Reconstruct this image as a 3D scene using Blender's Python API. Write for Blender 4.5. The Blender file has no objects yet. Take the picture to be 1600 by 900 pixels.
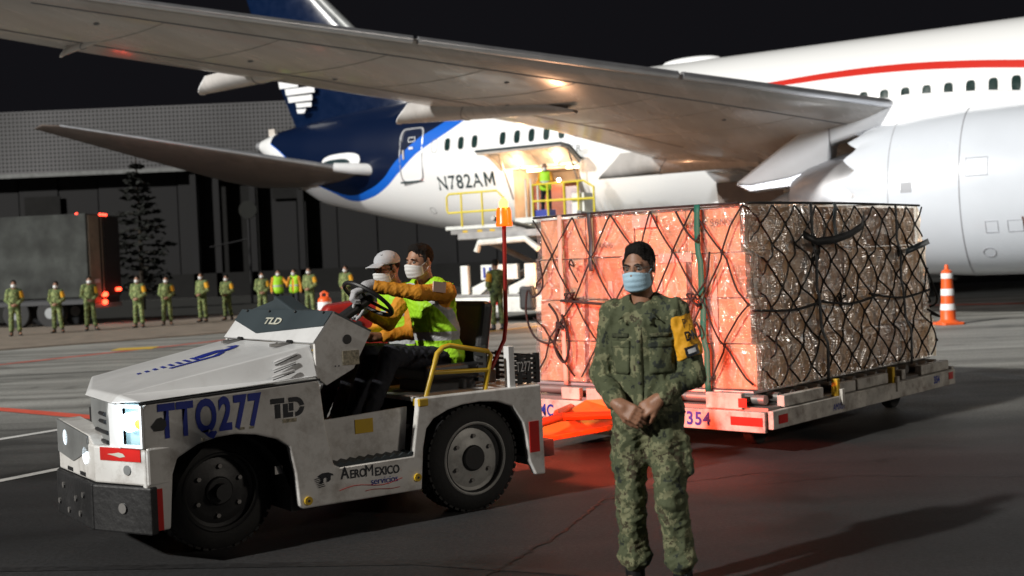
import bpy, math, random
import numpy as np
from mathutils import Vector, Matrix, noise
random.seed(7); rng = np.random.RandomState(7)
R = math.radians
S = bpy.context.scene
COL = S.collection

# ------------------------------------------------------------------ camera
F_PX = 1850.0; CAM_H = 1.66
roll = math.atan(.042); pitch = math.atan(40 * math.cos(roll) / F_PX)
fwd = Vector((0, math.cos(pitch), -math.sin(pitch)))
r0 = Vector((1, 0, 0)); u0 = r0.cross(fwd)
cr = r0 * math.cos(roll) - u0 * math.sin(roll); cu = r0 * math.sin(roll) + u0 * math.cos(roll)
cd = bpy.data.cameras.new('camera'); cam = bpy.data.objects.new('camera', cd); COL.objects.link(cam)
m3 = Matrix((cr, cu, -fwd)).transposed(); cam.matrix_world = Matrix.Translation((0, 0, CAM_H)) @ m3.to_4x4()
cd.sensor_width = 36; cd.lens = F_PX / 1600 * 36; cd.clip_start = .1; cd.clip_end = 3000
cd.dof.use_dof = True; cd.dof.focus_distance = 7.9; cd.dof.aperture_fstop = 2.2
S.camera = cam
# ------------------------------------------------------------------ world, sun, exposure
SUN_TRAVEL = Vector((.795, .605, 0)).normalized(); SUN_EL = R(28)
w = bpy.data.worlds.new('World'); S.world = w; w.use_nodes = True
nt = w.node_tree; bg = nt.nodes['Background']
bg.inputs[0].default_value = (.29, .28, .35, 1); bg.inputs[1].default_value = .020
ld = bpy.data.lights.new('floodlight_sun', 'SUN'); ld.energy = 3.7; ld.angle = R(2.0); ld.color = (1, .965, .90)
lo = bpy.data.objects.new('floodlight_sun', ld); COL.objects.link(lo)
dv = SUN_TRAVEL * math.cos(SUN_EL) + Vector((0, 0, -math.sin(SUN_EL)))
lo.rotation_euler = dv.to_track_quat('-Z', 'Y').to_euler()
# second, weaker apron floodlight mast behind the camera on the right
l2 = bpy.data.lights.new('apron_floodlight', 'SPOT'); l2.energy = 3100; l2.color = (1, .90, .78); l2.shadow_soft_size = .8; l2.spot_size = R(60); l2.spot_blend = .8
o2 = bpy.data.objects.new('apron_floodlight', l2); COL.objects.link(o2); o2.location = (19.5, -2.5, 8.5); o2.rotation_euler = (Vector((2, 11, 0)) - Vector((19.5, -2.5, 8.5))).to_track_quat('-Z', 'Y').to_euler()
# low, far floodlight mast on the left whose beam is trained on the aircraft
l3 = bpy.data.lights.new('aircraft_floodlight', 'SPOT'); l3.energy = 62000; l3.color = (.96, .98, 1); l3.shadow_soft_size = 1.2; l3.spot_size = R(50); l3.spot_blend = .35
o3 = bpy.data.objects.new('aircraft_floodlight', l3); COL.objects.link(o3); o3.location = (-43, -6, 15); o3.rotation_euler = (Vector((1, 39, 4)) - Vector((-43, -6, 15))).to_track_quat('-Z', 'Y').to_euler()
S.view_settings.view_transform = 'Standard'; S.view_settings.look = 'None'
S.view_settings.exposure = 0; S.view_settings.gamma = 1
S.render.engine = 'CYCLES'
S.cycles.max_bounces = 6; S.cycles.transparent_max_bounces = 10; S.cycles.sample_clamp_indirect = 3
S.cycles.caustics_reflective = False; S.cycles.caustics_refractive = False

# ------------------------------------------------------------------ materials
def _n(nt, t, **k):
    n = nt.nodes.new(t)
    for a, b in k.items(): setattr(n, a, b)
    return n
def mk(name, col, rough=.5, metal=0., var=.12, vs=3., bump=0., bs=60., coat=0., emit=None, es=0., spec=.5, dirt=0., dcol=(.05, .045, .04), ds=2., stretch=None):
    m = bpy.data.materials.new(name); m.use_nodes = True; nt = m.node_tree; b = nt.nodes['Principled BSDF']; L = nt.links.new
    tc = _n(nt, 'ShaderNodeTexCoord'); co = tc.outputs['Object']
    if stretch:
        mp = _n(nt, 'ShaderNodeMapping'); mp.inputs['Scale'].default_value = stretch; L(co, mp.inputs[0]); co = mp.outputs[0]
    nz = _n(nt, 'ShaderNodeTexNoise'); nz.inputs['Scale'].default_value = vs; nz.inputs['Detail'].default_value = 6; L(co, nz.inputs['Vector'])
    rp = _n(nt, 'ShaderNodeMapRange'); rp.inputs[1].default_value = .3; rp.inputs[2].default_value = .7
    rp.inputs[3].default_value = 1 - var; rp.inputs[4].default_value = 1 + var; L(nz.outputs[0], rp.inputs[0])
    mx = _n(nt, 'ShaderNodeVectorMath', operation='SCALE'); mx.inputs[0].default_value = col; L(rp.outputs[0], mx.inputs['Scale'])
    out = mx.outputs[0]
    if dirt:
        n2 = _n(nt, 'ShaderNodeTexNoise'); n2.inputs['Scale'].default_value = ds; n2.inputs['Detail'].default_value = 10; n2.inputs['Roughness'].default_value = .7; L(co, n2.inputs['Vector'])
        r2 = _n(nt, 'ShaderNodeMapRange'); r2.inputs[1].default_value = .48; r2.inputs[2].default_value = .72; r2.inputs[4].default_value = dirt; L(n2.outputs[0], r2.inputs[0])
        mm = _n(nt, 'ShaderNodeMix', data_type='RGBA'); L(r2.outputs[0], mm.inputs[0]); L(out, mm.inputs[6]); mm.inputs[7].default_value = (*dcol, 1); out = mm.outputs[2]
    L(out, b.inputs['Base Color'])
    rr = _n(nt, 'ShaderNodeMapRange'); rr.inputs[3].default_value = max(.02, rough - .08); rr.inputs[4].default_value = min(1, rough + .08); L(nz.outputs[0], rr.inputs[0]); L(rr.outputs[0], b.inputs['Roughness'])
    b.inputs['Metallic'].default_value = metal; b.inputs['Specular IOR Level'].default_value = spec
    if coat: b.inputs['Coat Weight'].default_value = coat; b.inputs['Coat Roughness'].default_value = .1
    if bump:
        n3 = _n(nt, 'ShaderNodeTexNoise'); n3.inputs['Scale'].default_value = bs; n3.inputs['Detail'].default_value = 5; L(co, n3.inputs['Vector'])
        bp = _n(nt, 'ShaderNodeBump'); bp.inputs['Strength'].default_value = bump; bp.inputs['Distance'].default_value = .01; L(n3.outputs[0], bp.inputs['Height']); L(bp.outputs[0], b.inputs['Normal'])
    if emit: b.inputs['Emission Color'].default_value = (*emit, 1); b.inputs['Emission Strength'].default_value = es
    return m
M = {}
M['tugwhite'] = mk('scuffed_white_paint', (.72, .71, .69), .35, var=.07, dirt=.62, dcol=(.20, .16, .12), ds=5.5, bump=.04, bs=8, coat=.15)
M['hood'] = mk('hood_paint', (.72, .73, .74), .32, var=.04, dirt=.18, dcol=(.3, .28, .25), ds=5, coat=.2)
M['darkgrey'] = mk('slate_paint', (.045, .06, .068), .4, var=.1)
M['midgrey'] = mk('grey_metal', (.26, .27, .27), .45, .3, dirt=.4)
M['black'] = mk('black_plastic', (.015, .015, .016), .5, var=.3, bump=.1)
M['blackrub'] = mk('bumper_rubber', (.014, .014, .015), .55, var=.4, dirt=.25, dcol=(.07, .07, .07), ds=9, bump=.5, bs=30)
M['tyre'] = mk('tyre_rubber', (.02, .02, .02), .8, var=.3, bump=.3, bs=40)
M['rim'] = mk('rim_paint', (.46, .46, .44), .5, .2, dirt=.5, ds=9)
M['red'] = mk('red_reflective_tape', (.55, .015, .012), .35, var=.15, dirt=.25)
M['blue'] = mk('blue_lettering', (.012, .03, .30), .4, var=.1)
M['ink'] = mk('dark_lettering', (.012, .014, .02), .4)
M['fleet'] = mk('fleet_green_ink', (.015, .035, .04), .4)
M['yellow'] = mk('yellow_paint', (.62, .40, .02), .4, var=.1, dirt=.3)
M['yelrail'] = mk('yellow_rail_paint', (.75, .62, .03), .45, var=.1)
M['orange'] = mk('orange_paint', (.75, .13, .015), .5, var=.15, dirt=.25)
M['orangeworn'] = mk('worn_orange_paint', (.62, .17, .02), .6, var=.3, dirt=.7, dcol=(.12, .05, .03), ds=6, bump=.2, bs=20)
M['orangecone'] = mk('cone_orange_plastic', (.85, .12, .02), .45, var=.06)
M['conewhite'] = mk('cone_white_band', (.8, .8, .8), .4, var=.05)
M['polered'] = mk('red_pole_paint', (.26, .014, .010), .35, var=.2)
M['plate'] = mk('info_plate', (.3, .27, .2), .4, .4, var=.5, vs=60)
M['seatv'] = mk('seat_vinyl', (.018, .018, .02), .45, bump=.2, bs=80)
M['wing'] = mk('wing_grey_paint', (.50, .475, .45), .26, var=.10, vs=1.2, dirt=.3, dcol=(.2, .17, .14), ds=.8, stretch=(2, .4, 1), coat=.4)
M['shadebrown'] = mk('shade_brown_paint', (.17, .135, .115), .35, var=.15, dirt=.3, coat=.2)  # darkened wing paint: underside shade of tailplane and gear door put into the colour
M['metal'] = mk('bare_metal', (.66, .67, .70), .36, .85, var=.08, vs=2)
M['planewhite'] = mk('aircraft_white', (.86, .87, .88), .25, var=.02, coat=.4)
M['nacelle'] = mk('nacelle_paint', (.66, .70, .76), .25, var=.03, vs=1, coat=.5)
M['seamwing'] = mk('wing_seam', (.37, .35, .325), .5)
M['seamlight'] = mk('cowl_seam_paint', (.36, .37, .40), .5)
M['planeblue'] = mk('aircraft_navy', (.0015, .009, .036), .22, var=.1, coat=.4)
M['glassdark'] = mk('window_glass', (.012, .03, .028), .12, var=.3)
M['seam'] = mk('panel_seam', (.18, .19, .2), .6)
M['holdwall'] = mk('hold_lining', (.55, .50, .45), .5, var=.2)
M['holdgrey'] = mk('hold_container_grey', (.26, .25, .30), .5)
M['holdred'] = mk('hold_container_red', (.16, .05, .028), .5, var=.2)
M['loaderw'] = mk('loader_white_paint', (.72, .74, .70), .45, dirt=.35, ds=2)
M['navy'] = mk('navy_cloth', (.012, .013, .02), .85, var=.3, bump=.3, bs=200)
M['shirt'] = mk('orange_yellow_shirt', (.62, .25, .012), .75, var=.15, bump=.2, bs=150)
M['glove'] = mk('grey_knit_glove', (.46, .46, .48), .8, var=.2, bump=.6, bs=300)
M['capcloth'] = mk('grey_cap_cloth', (.48, .49, .52), .8, var=.1, bump=.2, bs=200)
M['mask'] = mk('surgical_mask_blue', (.40, .60, .74), .7, var=.06, bump=.2, bs=150)
M['maskw'] = mk('white_mask', (.72, .73, .72), .7, var=.08, bump=.2, bs=150)
M['hair'] = mk('dark_hair', (.010, .008, .007), .75, var=.5, bump=1., bs=160, spec=.2)
M['boot'] = mk('boot_leather', (.01, .01, .011), .35, var=.3, bump=.3, bs=60)
M['armband'] = mk('armband_yellow', (.75, .36, .01), .7, var=.08)
M['cream'] = mk('cream_text', (.5, .5, .42), .6)
M['carton'] = mk('cardboard', (.50, .32, .175), .75, var=.12, vs=6, dirt=.15, dcol=(.3, .18, .1), bump=.1, bs=30)
M['cartonb'] = mk('cardboard_pale', (.58, .37, .20), .75, var=.1, vs=5, dirt=.1, dcol=(.4, .25, .15))
M['cartonc'] = mk('cardboard_brown', (.42, .22, .10), .75, var=.15, vs=5, dirt=.15, dcol=(.25, .15, .09))
M['cartonink'] = mk('carton_ink', (.10, .06, .04), .8)
M['rope'] = mk('black_net_rope', (.018, .018, .018), .8, var=.3, bump=.5, bs=200)
M['strapg'] = mk('green_strap', (.01, .14, .10), .6)
M['strapp'] = mk('pale_strap', (.65, .45, .36), .6)
M['cartw'] = mk('worn_cart_paint', (.50, .48, .44), .55, var=.25, vs=5, dirt=.9, dcol=(.11, .07, .05), ds=6, bump=.3, bs=20)
M['steel'] = mk('dull_steel', (.30, .29, .28), .4, .6, dirt=.4)
M['hangw'] = mk('hangar_door_falloff', (.009, .009, .0105), .8, var=.35, vs=.25, stretch=(1, 1, .4))  # near-black tone puts the falloff of light towards the hangar into the colour
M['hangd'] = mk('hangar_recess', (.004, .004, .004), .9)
M['trunk'] = mk('bark', (.03, .022, .015), .9, bump=.5, bs=10)
M['needles'] = mk('dark_foliage', (.005, .007, .005), .85, var=.4, vs=1.5)
M['line_w'] = mk('white_marking', (.62, .62, .60), .7, var=.2, vs=6, dirt=.35, ds=6)
M['line_r'] = mk('red_marking', (.62, .09, .05), .7, var=.2, vs=6, dirt=.3, ds=6)
M['line_y'] = mk('yellow_marking', (.62, .42, .06), .7, var=.2, vs=6, dirt=.3, ds=6)
M['kerb'] = mk('worn_concrete', (.23, .19, .15), .85, var=.2, vs=1.5, dirt=.5, bump=.4, bs=8)
M['verge'] = mk('dark_verge', (.012, .013, .011), .9, var=.4, vs=.6)
M['crack'] = mk('tar_crack', (.010, .010, .010), .5)
M['skin'] = None
M['lampw'] = mk('headlamp_lens', (.8, .85, .9), .2, emit=(.75, .9, 1), es=7)
M['recess'] = mk('lamp_recess_paint', (.25, .36, .38), .4)
M['eyewhite'] = mk('eye', (.16, .14, .12), .3)
M['drl'] = mk('round_lamp_lens', (.7, .75, .8), .2, emit=(.8, .92, 1), es=1.6)
M['amber'] = mk('amber_lens', (.8, .25, .03), .3, emit=(1, .35, .05), es=.6)
M['lampr'] = mk('red_lamp_lens', (.8, .03, .02), .3, emit=(1, .05, .02), es=9)
M['lampr2'] = mk('dim_red_lamp_lens', (.8, .03, .02), .3, emit=(1, .06, .03), es=5)
M['beacon'] = mk('beacon_lens', (.35, .03, .0), .3, emit=(1, .10, .004), es=2.2)
M['beacontop'] = mk('beacon_bulb_lens', (.9, .5, .05), .3, emit=(1, .42, .04), es=9)
M['warm'] = mk('warm_lamp', (.9, .7, .5), .3, emit=(1, .62, .3), es=25)
M['cool'] = mk('white_work_lamp', (.9, .9, .9), .3, emit=(.95, 1, .98), es=16)

def skinmat(name, col):
    m = mk(name, col, .5, var=.12, vs=14, bump=.15, bs=180); b = m.node_tree.nodes['Principled BSDF']
    b.inputs['Subsurface Weight'].default_value = .15; b.inputs['Subsurface Radius'].default_value = (.02, .008, .004); b.inputs['Subsurface Scale'].default_value = .4
    return m
M['skin'] = skinmat('brown_skin', (.29, .145, .088)); M['skin2'] = skinmat('tan_skin', (.38, .20, .125))

def ramp(nt, src, stops, interp='LINEAR'):
    r = _n(nt, 'ShaderNodeValToRGB'); e = r.color_ramp; e.interpolation = interp
    while len(e.elements) < len(stops): e.elements.new(.5)
    for el, (p, c) in zip(e.elements, stops): el.position = p; el.color = (*c, 1) if len(c) == 3 else c
    nt.links.new(src, r.inputs[0]); return r.outputs[0]
def camo(name, cell=.007, bright=1., sc=9., tint=(1, 1, 1)):
    m = bpy.data.materials.new(name); m.use_nodes = True; nt = m.node_tree; b = nt.nodes['Principled BSDF']; L = nt.links.new
    tc = _n(nt, 'ShaderNodeTexCoord'); sn = _n(nt, 'ShaderNodeVectorMath', operation='SNAP'); sn.inputs[1].default_value = (cell,) * 3; L(tc.outputs['Object'], sn.inputs[0])
    base = (.066 * bright, .078 * bright, .038 * bright)
    cols = [(.014 * bright, .020 * bright, .014 * bright), (.045 * bright, .036 * bright, .018 * bright), base, (.165 * bright, .170 * bright, .092 * bright)]
    cols = [tuple(a * b for a, b in zip(c, tint)) for c in cols]
    nz = _n(nt, 'ShaderNodeTexNoise'); nz.inputs['Scale'].default_value = sc; nz.inputs['Detail'].default_value = 5; nz.inputs['Roughness'].default_value = .62; L(sn.outputs[0], nz.inputs['Vector'])
    c = ramp(nt, nz.outputs[0], [(0, cols[0]), (.40, cols[2]), (.51, cols[3]), (.575, cols[1]), (.62, cols[2]), (.70, cols[0])], 'CONSTANT')
    n2 = _n(nt, 'ShaderNodeTexNoise'); n2.inputs['Scale'].default_value = sc * 2.3; n2.inputs['Detail'].default_value = 2; L(sn.outputs[0], n2.inputs['Vector'])
    k = ramp(nt, n2.outputs[0], [(0, (0, 0, 0)), (.58, (1, 1, 1))], 'CONSTANT')
    mm = _n(nt, 'ShaderNodeMix', data_type='RGBA'); L(k, mm.inputs[0]); L(c, mm.inputs[6]); mm.inputs[7].default_value = (*cols[2], 1)
    L(mm.outputs[2], b.inputs['Base Color']); b.inputs['Roughness'].default_value = .85
    n3 = _n(nt, 'ShaderNodeTexNoise'); n3.inputs['Scale'].default_value = 260; L(tc.outputs['Object'], n3.inputs['Vector'])
    n4 = _n(nt, 'ShaderNodeTexNoise'); n4.inputs['Scale'].default_value = 16; n4.inputs['Detail'].default_value = 4; n4.inputs['Distortion'].default_value = 1.2; L(tc.outputs['Object'], n4.inputs['Vector'])
    bp = _n(nt, 'ShaderNodeBump'); bp.inputs['Strength'].default_value = .3; bp.inputs['Distance'].default_value = .002; L(n3.outputs[0], bp.inputs['Height'])
    b2 = _n(nt, 'ShaderNodeBump'); b2.inputs['Strength'].default_value = .35; b2.inputs['Distance'].default_value = .02; L(n4.outputs[0], b2.inputs['Height']); L(bp.outputs[0], b2.inputs['Normal']); L(b2.outputs[0], b.inputs['Normal'])
    return m
M['camo'] = camo('pixel_camouflage', .006, .95, 8.); M['camofar'] = camo('pixel_camouflage_far', .02, 1.6, 5., (.96, 1.10, .74))  # distant soldiers get a brighter, greener copy of the near camouflage
M['camotruck'] = mk('truck_camouflage_canvas', (.034, .037, .034), .9, var=.75, vs=1.1, dirt=.8, dcol=(.018, .02, .017), ds=.9)
M['tape'] = camo('name_tape_cloth', .007, .55)

def fuselage_mat():
    m = bpy.data.materials.new('fuselage_livery'); m.use_nodes = True; nt = m.node_tree; b = nt.nodes['Principled BSDF']; L = nt.links.new
    tc = _n(nt, 'ShaderNodeTexCoord'); sp = _n(nt, 'ShaderNodeSeparateXYZ'); L(tc.outputs['Object'], sp.inputs[0])
    def curve(pts, x0, x1, y0, y1):
        mr = _n(nt, 'ShaderNodeMapRange'); mr.inputs[1].default_value = x0; mr.inputs[2].default_value = x1; L(sp.outputs[0], mr.inputs[0])
        fc = _n(nt, 'ShaderNodeFloatCurve'); cv = fc.mapping.curves[0]
        q = [((x - x0) / (x1 - x0), (y - y0) / (y1 - y0)) for x, y in pts]
        while len(cv.points) < len(q): cv.points.new(.5, .5)
        for p, a in zip(cv.points, q): p.location = a
        fc.mapping.update(); L(mr.outputs[0], fc.inputs[1])
        m2 = _n(nt, 'ShaderNodeMapRange'); m2.inputs[3].default_value = y0; m2.inputs[4].default_value = y1; L(fc.outputs[0], m2.inputs[0]); return m2.outputs[0]
    def gt(a, b_):
        n = _n(nt, 'ShaderNodeMath', operation='GREATER_THAN')
        for i, v in enumerate((a, b_)):
            if isinstance(v, (int, float)): n.inputs[i].default_value = v
            else: L(v, n.inputs[i])
        return n.outputs[0]
    def mul(a, b_):
        n = _n(nt, 'ShaderNodeMath', operation='MULTIPLY'); L(a, n.inputs[0]); L(b_, n.inputs[1]); return n.outputs[0]
    def mix(f, a, c):
        n = _n(nt, 'ShaderNodeMix', data_type='RGBA'); L(f, n.inputs[0])
        if isinstance(a, tuple): n.inputs[6].default_value = (*a, 1)
        else: L(a, n.inputs[6])
        n.inputs[7].default_value = (*c, 1); return n.outputs[2]
    z = sp.outputs[2]
    o = curve([(-10.6, 7.2), (-9.5, 6.6), (-8.6, 5.9), (-7.87, 5.4), (-6.6, 4.8), (-5.5, 4.38), (-4.4, 4.44), (-3.4, 4.72), (-2.45, 5.25), (-1.5, 5.88), (0, 6.62), (.64, 7.0), (1.5, 7.6), (3, 8.9)], -10.6, 3, 4, 9)
    i_ = curve([(-10.6, 7.25), (-9.5, 6.65), (-8.6, 5.97), (-7.87, 5.48), (-6.6, 4.88), (-5.44, 4.6), (-4.34, 4.74), (-3.38, 5.07), (-2.67, 5.6), (-1.48, 6.45), (-.6, 6.85), (.15, 7.3), (1.5, 8.3), (3, 9)], -10.6, 3, 4, 9)
    inr = mul(gt(2.9, sp.outputs[0]), gt(sp.outputs[0], -10.5))
    c = mix(mul(gt(z, o), inr), (.86, .87, .87), (.01, .13, .62)); c = mix(mul(gt(z, i_), inr), c, (.0012, .007, .030))
    lo_ = curve([(11.4, 6.94), (12.6, 6.85), (14.2, 6.88), (16.1, 6.86), (17.9, 6.74), (19.7, 6.53), (24, 5.9)], 11.4, 24, 5, 8)
    hi_ = curve([(11.4, 6.95), (12.6, 7.02), (14.2, 7.10), (16.1, 7.10), (17.9, 6.98), (19.7, 6.77), (24, 6.2)], 11.4, 24, 5, 8)
    c = mix(mul(mul(gt(z, lo_), gt(hi_, z)), mul(gt(sp.outputs[0], 11.45), gt(23.8, sp.outputs[0]))), c, (.60, .03, .02))
    L(c, b.inputs['Base Color']); b.inputs['Roughness'].default_value = .28; b.inputs['Coat Weight'].default_value = .4; b.inputs['Coat Roughness'].default_value = .08
    return m
M['livery'] = fuselage_mat()

def vestmat(name, base, band, rules):
    """hi-vis cloth with printed grey reflective bands; rules = list of (ax, ay, az, offset, halfwidth): |a.p - offset| < hw"""
    m = bpy.data.materials.new(name); m.use_nodes = True; nt = m.node_tree; b = nt.nodes['Principled BSDF']; L = nt.links.new
    tc = _n(nt, 'ShaderNodeTexCoord'); acc = None
    for ax_, ay_, az_, off, hw in rules:
        dt = _n(nt, 'ShaderNodeVectorMath', operation='DOT_PRODUCT'); dt.inputs[1].default_value = (ax_, ay_, az_); L(tc.outputs['Object'], dt.inputs[0])
        c = _n(nt, 'ShaderNodeMath', operation='COMPARE'); L(dt.outputs['Value'], c.inputs[0]); c.inputs[1].default_value = off; c.inputs[2].default_value = hw
        if acc is None: acc = c.outputs[0]
        else:
            a = _n(nt, 'ShaderNodeMath', operation='MAXIMUM'); L(acc, a.inputs[0]); L(c.outputs[0], a.inputs[1]); acc = a.outputs[0]
    mm = _n(nt, 'ShaderNodeMix', data_type='RGBA'); mm.inputs[6].default_value = (*base, 1); mm.inputs[7].default_value = (*band, 1); L(acc, mm.inputs[0])
    L(mm.outputs[2], b.inputs['Base Color']); b.inputs['Roughness'].default_value = .6
    n4 = _n(nt, 'ShaderNodeTexNoise'); n4.inputs['Scale'].default_value = 9; n4.inputs['Distortion'].default_value = 1; L(tc.outputs['Object'], n4.inputs['Vector'])
    b2 = _n(nt, 'ShaderNodeBump'); b2.inputs['Strength'].default_value = .5; b2.inputs['Distance'].default_value = .02; L(n4.outputs[0], b2.inputs['Height']); L(b2.outputs[0], b.inputs['Normal'])
    return m
LIME = (.36, .72, .02)
M['lime'] = vestmat('lime_vest', LIME, (.42, .44, .45), [(0, 0, 1, 1.12, .028), (0, 0, 1, 1.32, .02)])
M['limefar'] = vestmat('lime_vest_plain', LIME, (.42, .44, .45), [(0, 0, 1, 1.12, .03)])
M['limedrv'] = vestmat('lime_vest_driver', LIME, (.40, .41, .42), [(.75, 0, .66, .895, .036), (0, 0, 1, 1.175, .03)])

def ground_mat():
    m = bpy.data.materials.new('apron_surface'); m.use_nodes = True; nt = m.node_tree; b = nt.nodes['Principled BSDF']; L = nt.links.new
    tc = _n(nt, 'ShaderNodeTexCoord'); co = tc.outputs['Object']; sp = _n(nt, 'ShaderNodeSeparateXYZ'); L(co, sp.inputs[0])
    nb = _n(nt, 'ShaderNodeTexNoise'); nb.inputs['Scale'].default_value = .35; nb.inputs['Detail'].default_value = 8; L(co, nb.inputs['Vector'])
    mp = _n(nt, 'ShaderNodeMapping'); mp.inputs['Scale'].default_value = (.12, 1.1, 1); mp.inputs['Rotation'].default_value = (0, 0, R(-8)); L(co, mp.inputs[0])
    st = _n(nt, 'ShaderNodeTexNoise'); st.inputs['Scale'].default_value = 1.1; st.inputs['Detail'].default_value = 6; L(mp.outputs[0], st.inputs['Vector'])
    ft = _n(nt, 'ShaderNodeTexNoise'); ft.inputs['Scale'].default_value = 38; ft.inputs['Detail'].default_value = 6; ft.inputs['Roughness'].default_value = .75; L(co, ft.inputs['Vector'])
    # asphalt near, paler tone further out; wobbly border between the two
    ad = _n(nt, 'ShaderNodeMath', operation='MULTIPLY_ADD'); L(nb.outputs[0], ad.inputs[0]); ad.inputs[1].default_value = 5; L(sp.outputs[1], ad.inputs[2])
    f = _n(nt, 'ShaderNodeMapRange', interpolation_type='SMOOTHSTEP'); f.inputs[1].default_value = 12.0; f.inputs[2].default_value = 19.0; L(ad.outputs[0], f.inputs[0])
    a_ = ramp(nt, st.outputs[0], [(.3, (.020, .0205, .022)), (.7, (.040, .040, .042))])
    c_ = ramp(nt, st.outputs[0], [(.32, (.13, .13, .12)), (.5, (.28, .28, .26)), (.68, (.40, .40, .375))])
    mm = _n(nt, 'ShaderNodeMix', data_type='RGBA'); L(f.outputs[0], mm.inputs[0]); L(a_, mm.inputs[6]); L(c_, mm.inputs[7])
    k = ramp(nt, ft.outputs[0], [(.3, (.45, .45, .45)), (.5, (1, 1, 1)), (.72, (1.6, 1.6, 1.6))])
    m2 = _n(nt, 'ShaderNodeMix', data_type='RGBA', blend_type='MULTIPLY'); m2.inputs[0].default_value = 1; L(mm.outputs[2], m2.inputs[6]); L(k, m2.inputs[7])
    gr = _n(nt, 'ShaderNodeTexVoronoi'); gr.inputs['Scale'].default_value = 48; L(co, gr.inputs['Vector'])
    k2 = ramp(nt, gr.outputs['Distance'], [(.0, (2.6, 2.6, 2.5)), (.14, (1, 1, 1)), (.8, (.7, .7, .7))])
    m22 = _n(nt, 'ShaderNodeMix', data_type='RGBA', blend_type='MULTIPLY'); m22.inputs[0].default_value = .8; L(m2.outputs[2], m22.inputs[6]); L(k2, m22.inputs[7]); m2 = m22
    # oil stains
    vo = _n(nt, 'ShaderNodeTexNoise'); vo.inputs['Scale'].default_value = .9; vo.inputs['Detail'].default_value = 3; vo.inputs['Distortion'].default_value = .6; L(co, vo.inputs['Vector'])
    s_ = ramp(nt, vo.outputs[0], [(.28, (.55, .55, .55)), (.42, (1, 1, 1))])
    m3_ = _n(nt, 'ShaderNodeMix', data_type='RGBA', blend_type='MULTIPLY'); m3_.inputs[0].default_value = 1; L(m2.outputs[2], m3_.inputs[6]); L(s_, m3_.inputs[7])
    L(m3_.outputs[2], b.inputs['Base Color'])
    rr = _n(nt, 'ShaderNodeMapRange'); rr.inputs[3].default_value = .5; rr.inputs[4].default_value = .85; L(vo.outputs[0], rr.inputs[0]); L(rr.outputs[0], b.inputs['Roughness'])
    bp = _n(nt, 'ShaderNodeBump'); bp.inputs['Strength'].default_value = .5; bp.inputs['Distance'].default_value = .006; L(ft.outputs[0], bp.inputs['Height']); L(bp.outputs[0], b.inputs['Normal'])
    return m
M['ground'] = ground_mat()

def perf_mat():
    m = bpy.data.materials.new('perforated_fascia'); m.use_nodes = True; nt = m.node_tree; b = nt.nodes['Principled BSDF']; L = nt.links.new
    tc = _n(nt, 'ShaderNodeTexCoord')
    br = _n(nt, 'ShaderNodeTexBrick'); br.offset = 0; br.inputs['Scale'].default_value = 1; br.inputs['Brick Width'].default_value = .30; br.inputs['Row Height'].default_value = .30
    br.inputs['Mortar Size'].default_value = .075; br.inputs['Mortar Smooth'].default_value = .3
    br.inputs['Color1'].default_value = (.03, .03, .032, 1); br.inputs['Color2'].default_value = (.025, .025, .027, 1); br.inputs['Mortar'].default_value = (.150, .150, .158, 1)
    mp = _n(nt, 'ShaderNodeMapping'); mp.inputs['Rotation'].default_value = (R(-90), 0, 0); L(tc.outputs['Object'], mp.inputs[0]); L(mp.outputs[0], br.inputs[0])
    n = _n(nt, 'ShaderNodeTexNoise'); n.inputs['Scale'].default_value = .15; L(tc.outputs['Object'], n.inputs['Vector'])
    k = ramp(nt, n.outputs[0], [(.3, (.75, .75, .75)), (.7, (1.15, 1.15, 1.15))])
    mm = _n(nt, 'ShaderNodeMix', data_type='RGBA', blend_type='MULTIPLY'); mm.inputs[0].default_value = 1; L(br.outputs[0], mm.inputs[6]); L(k, mm.inputs[7])
    L(mm.outputs[2], b.inputs['Base Color']); b.inputs['Roughness'].default_value = .7
    return m
M['perf'] = perf_mat()

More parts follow.
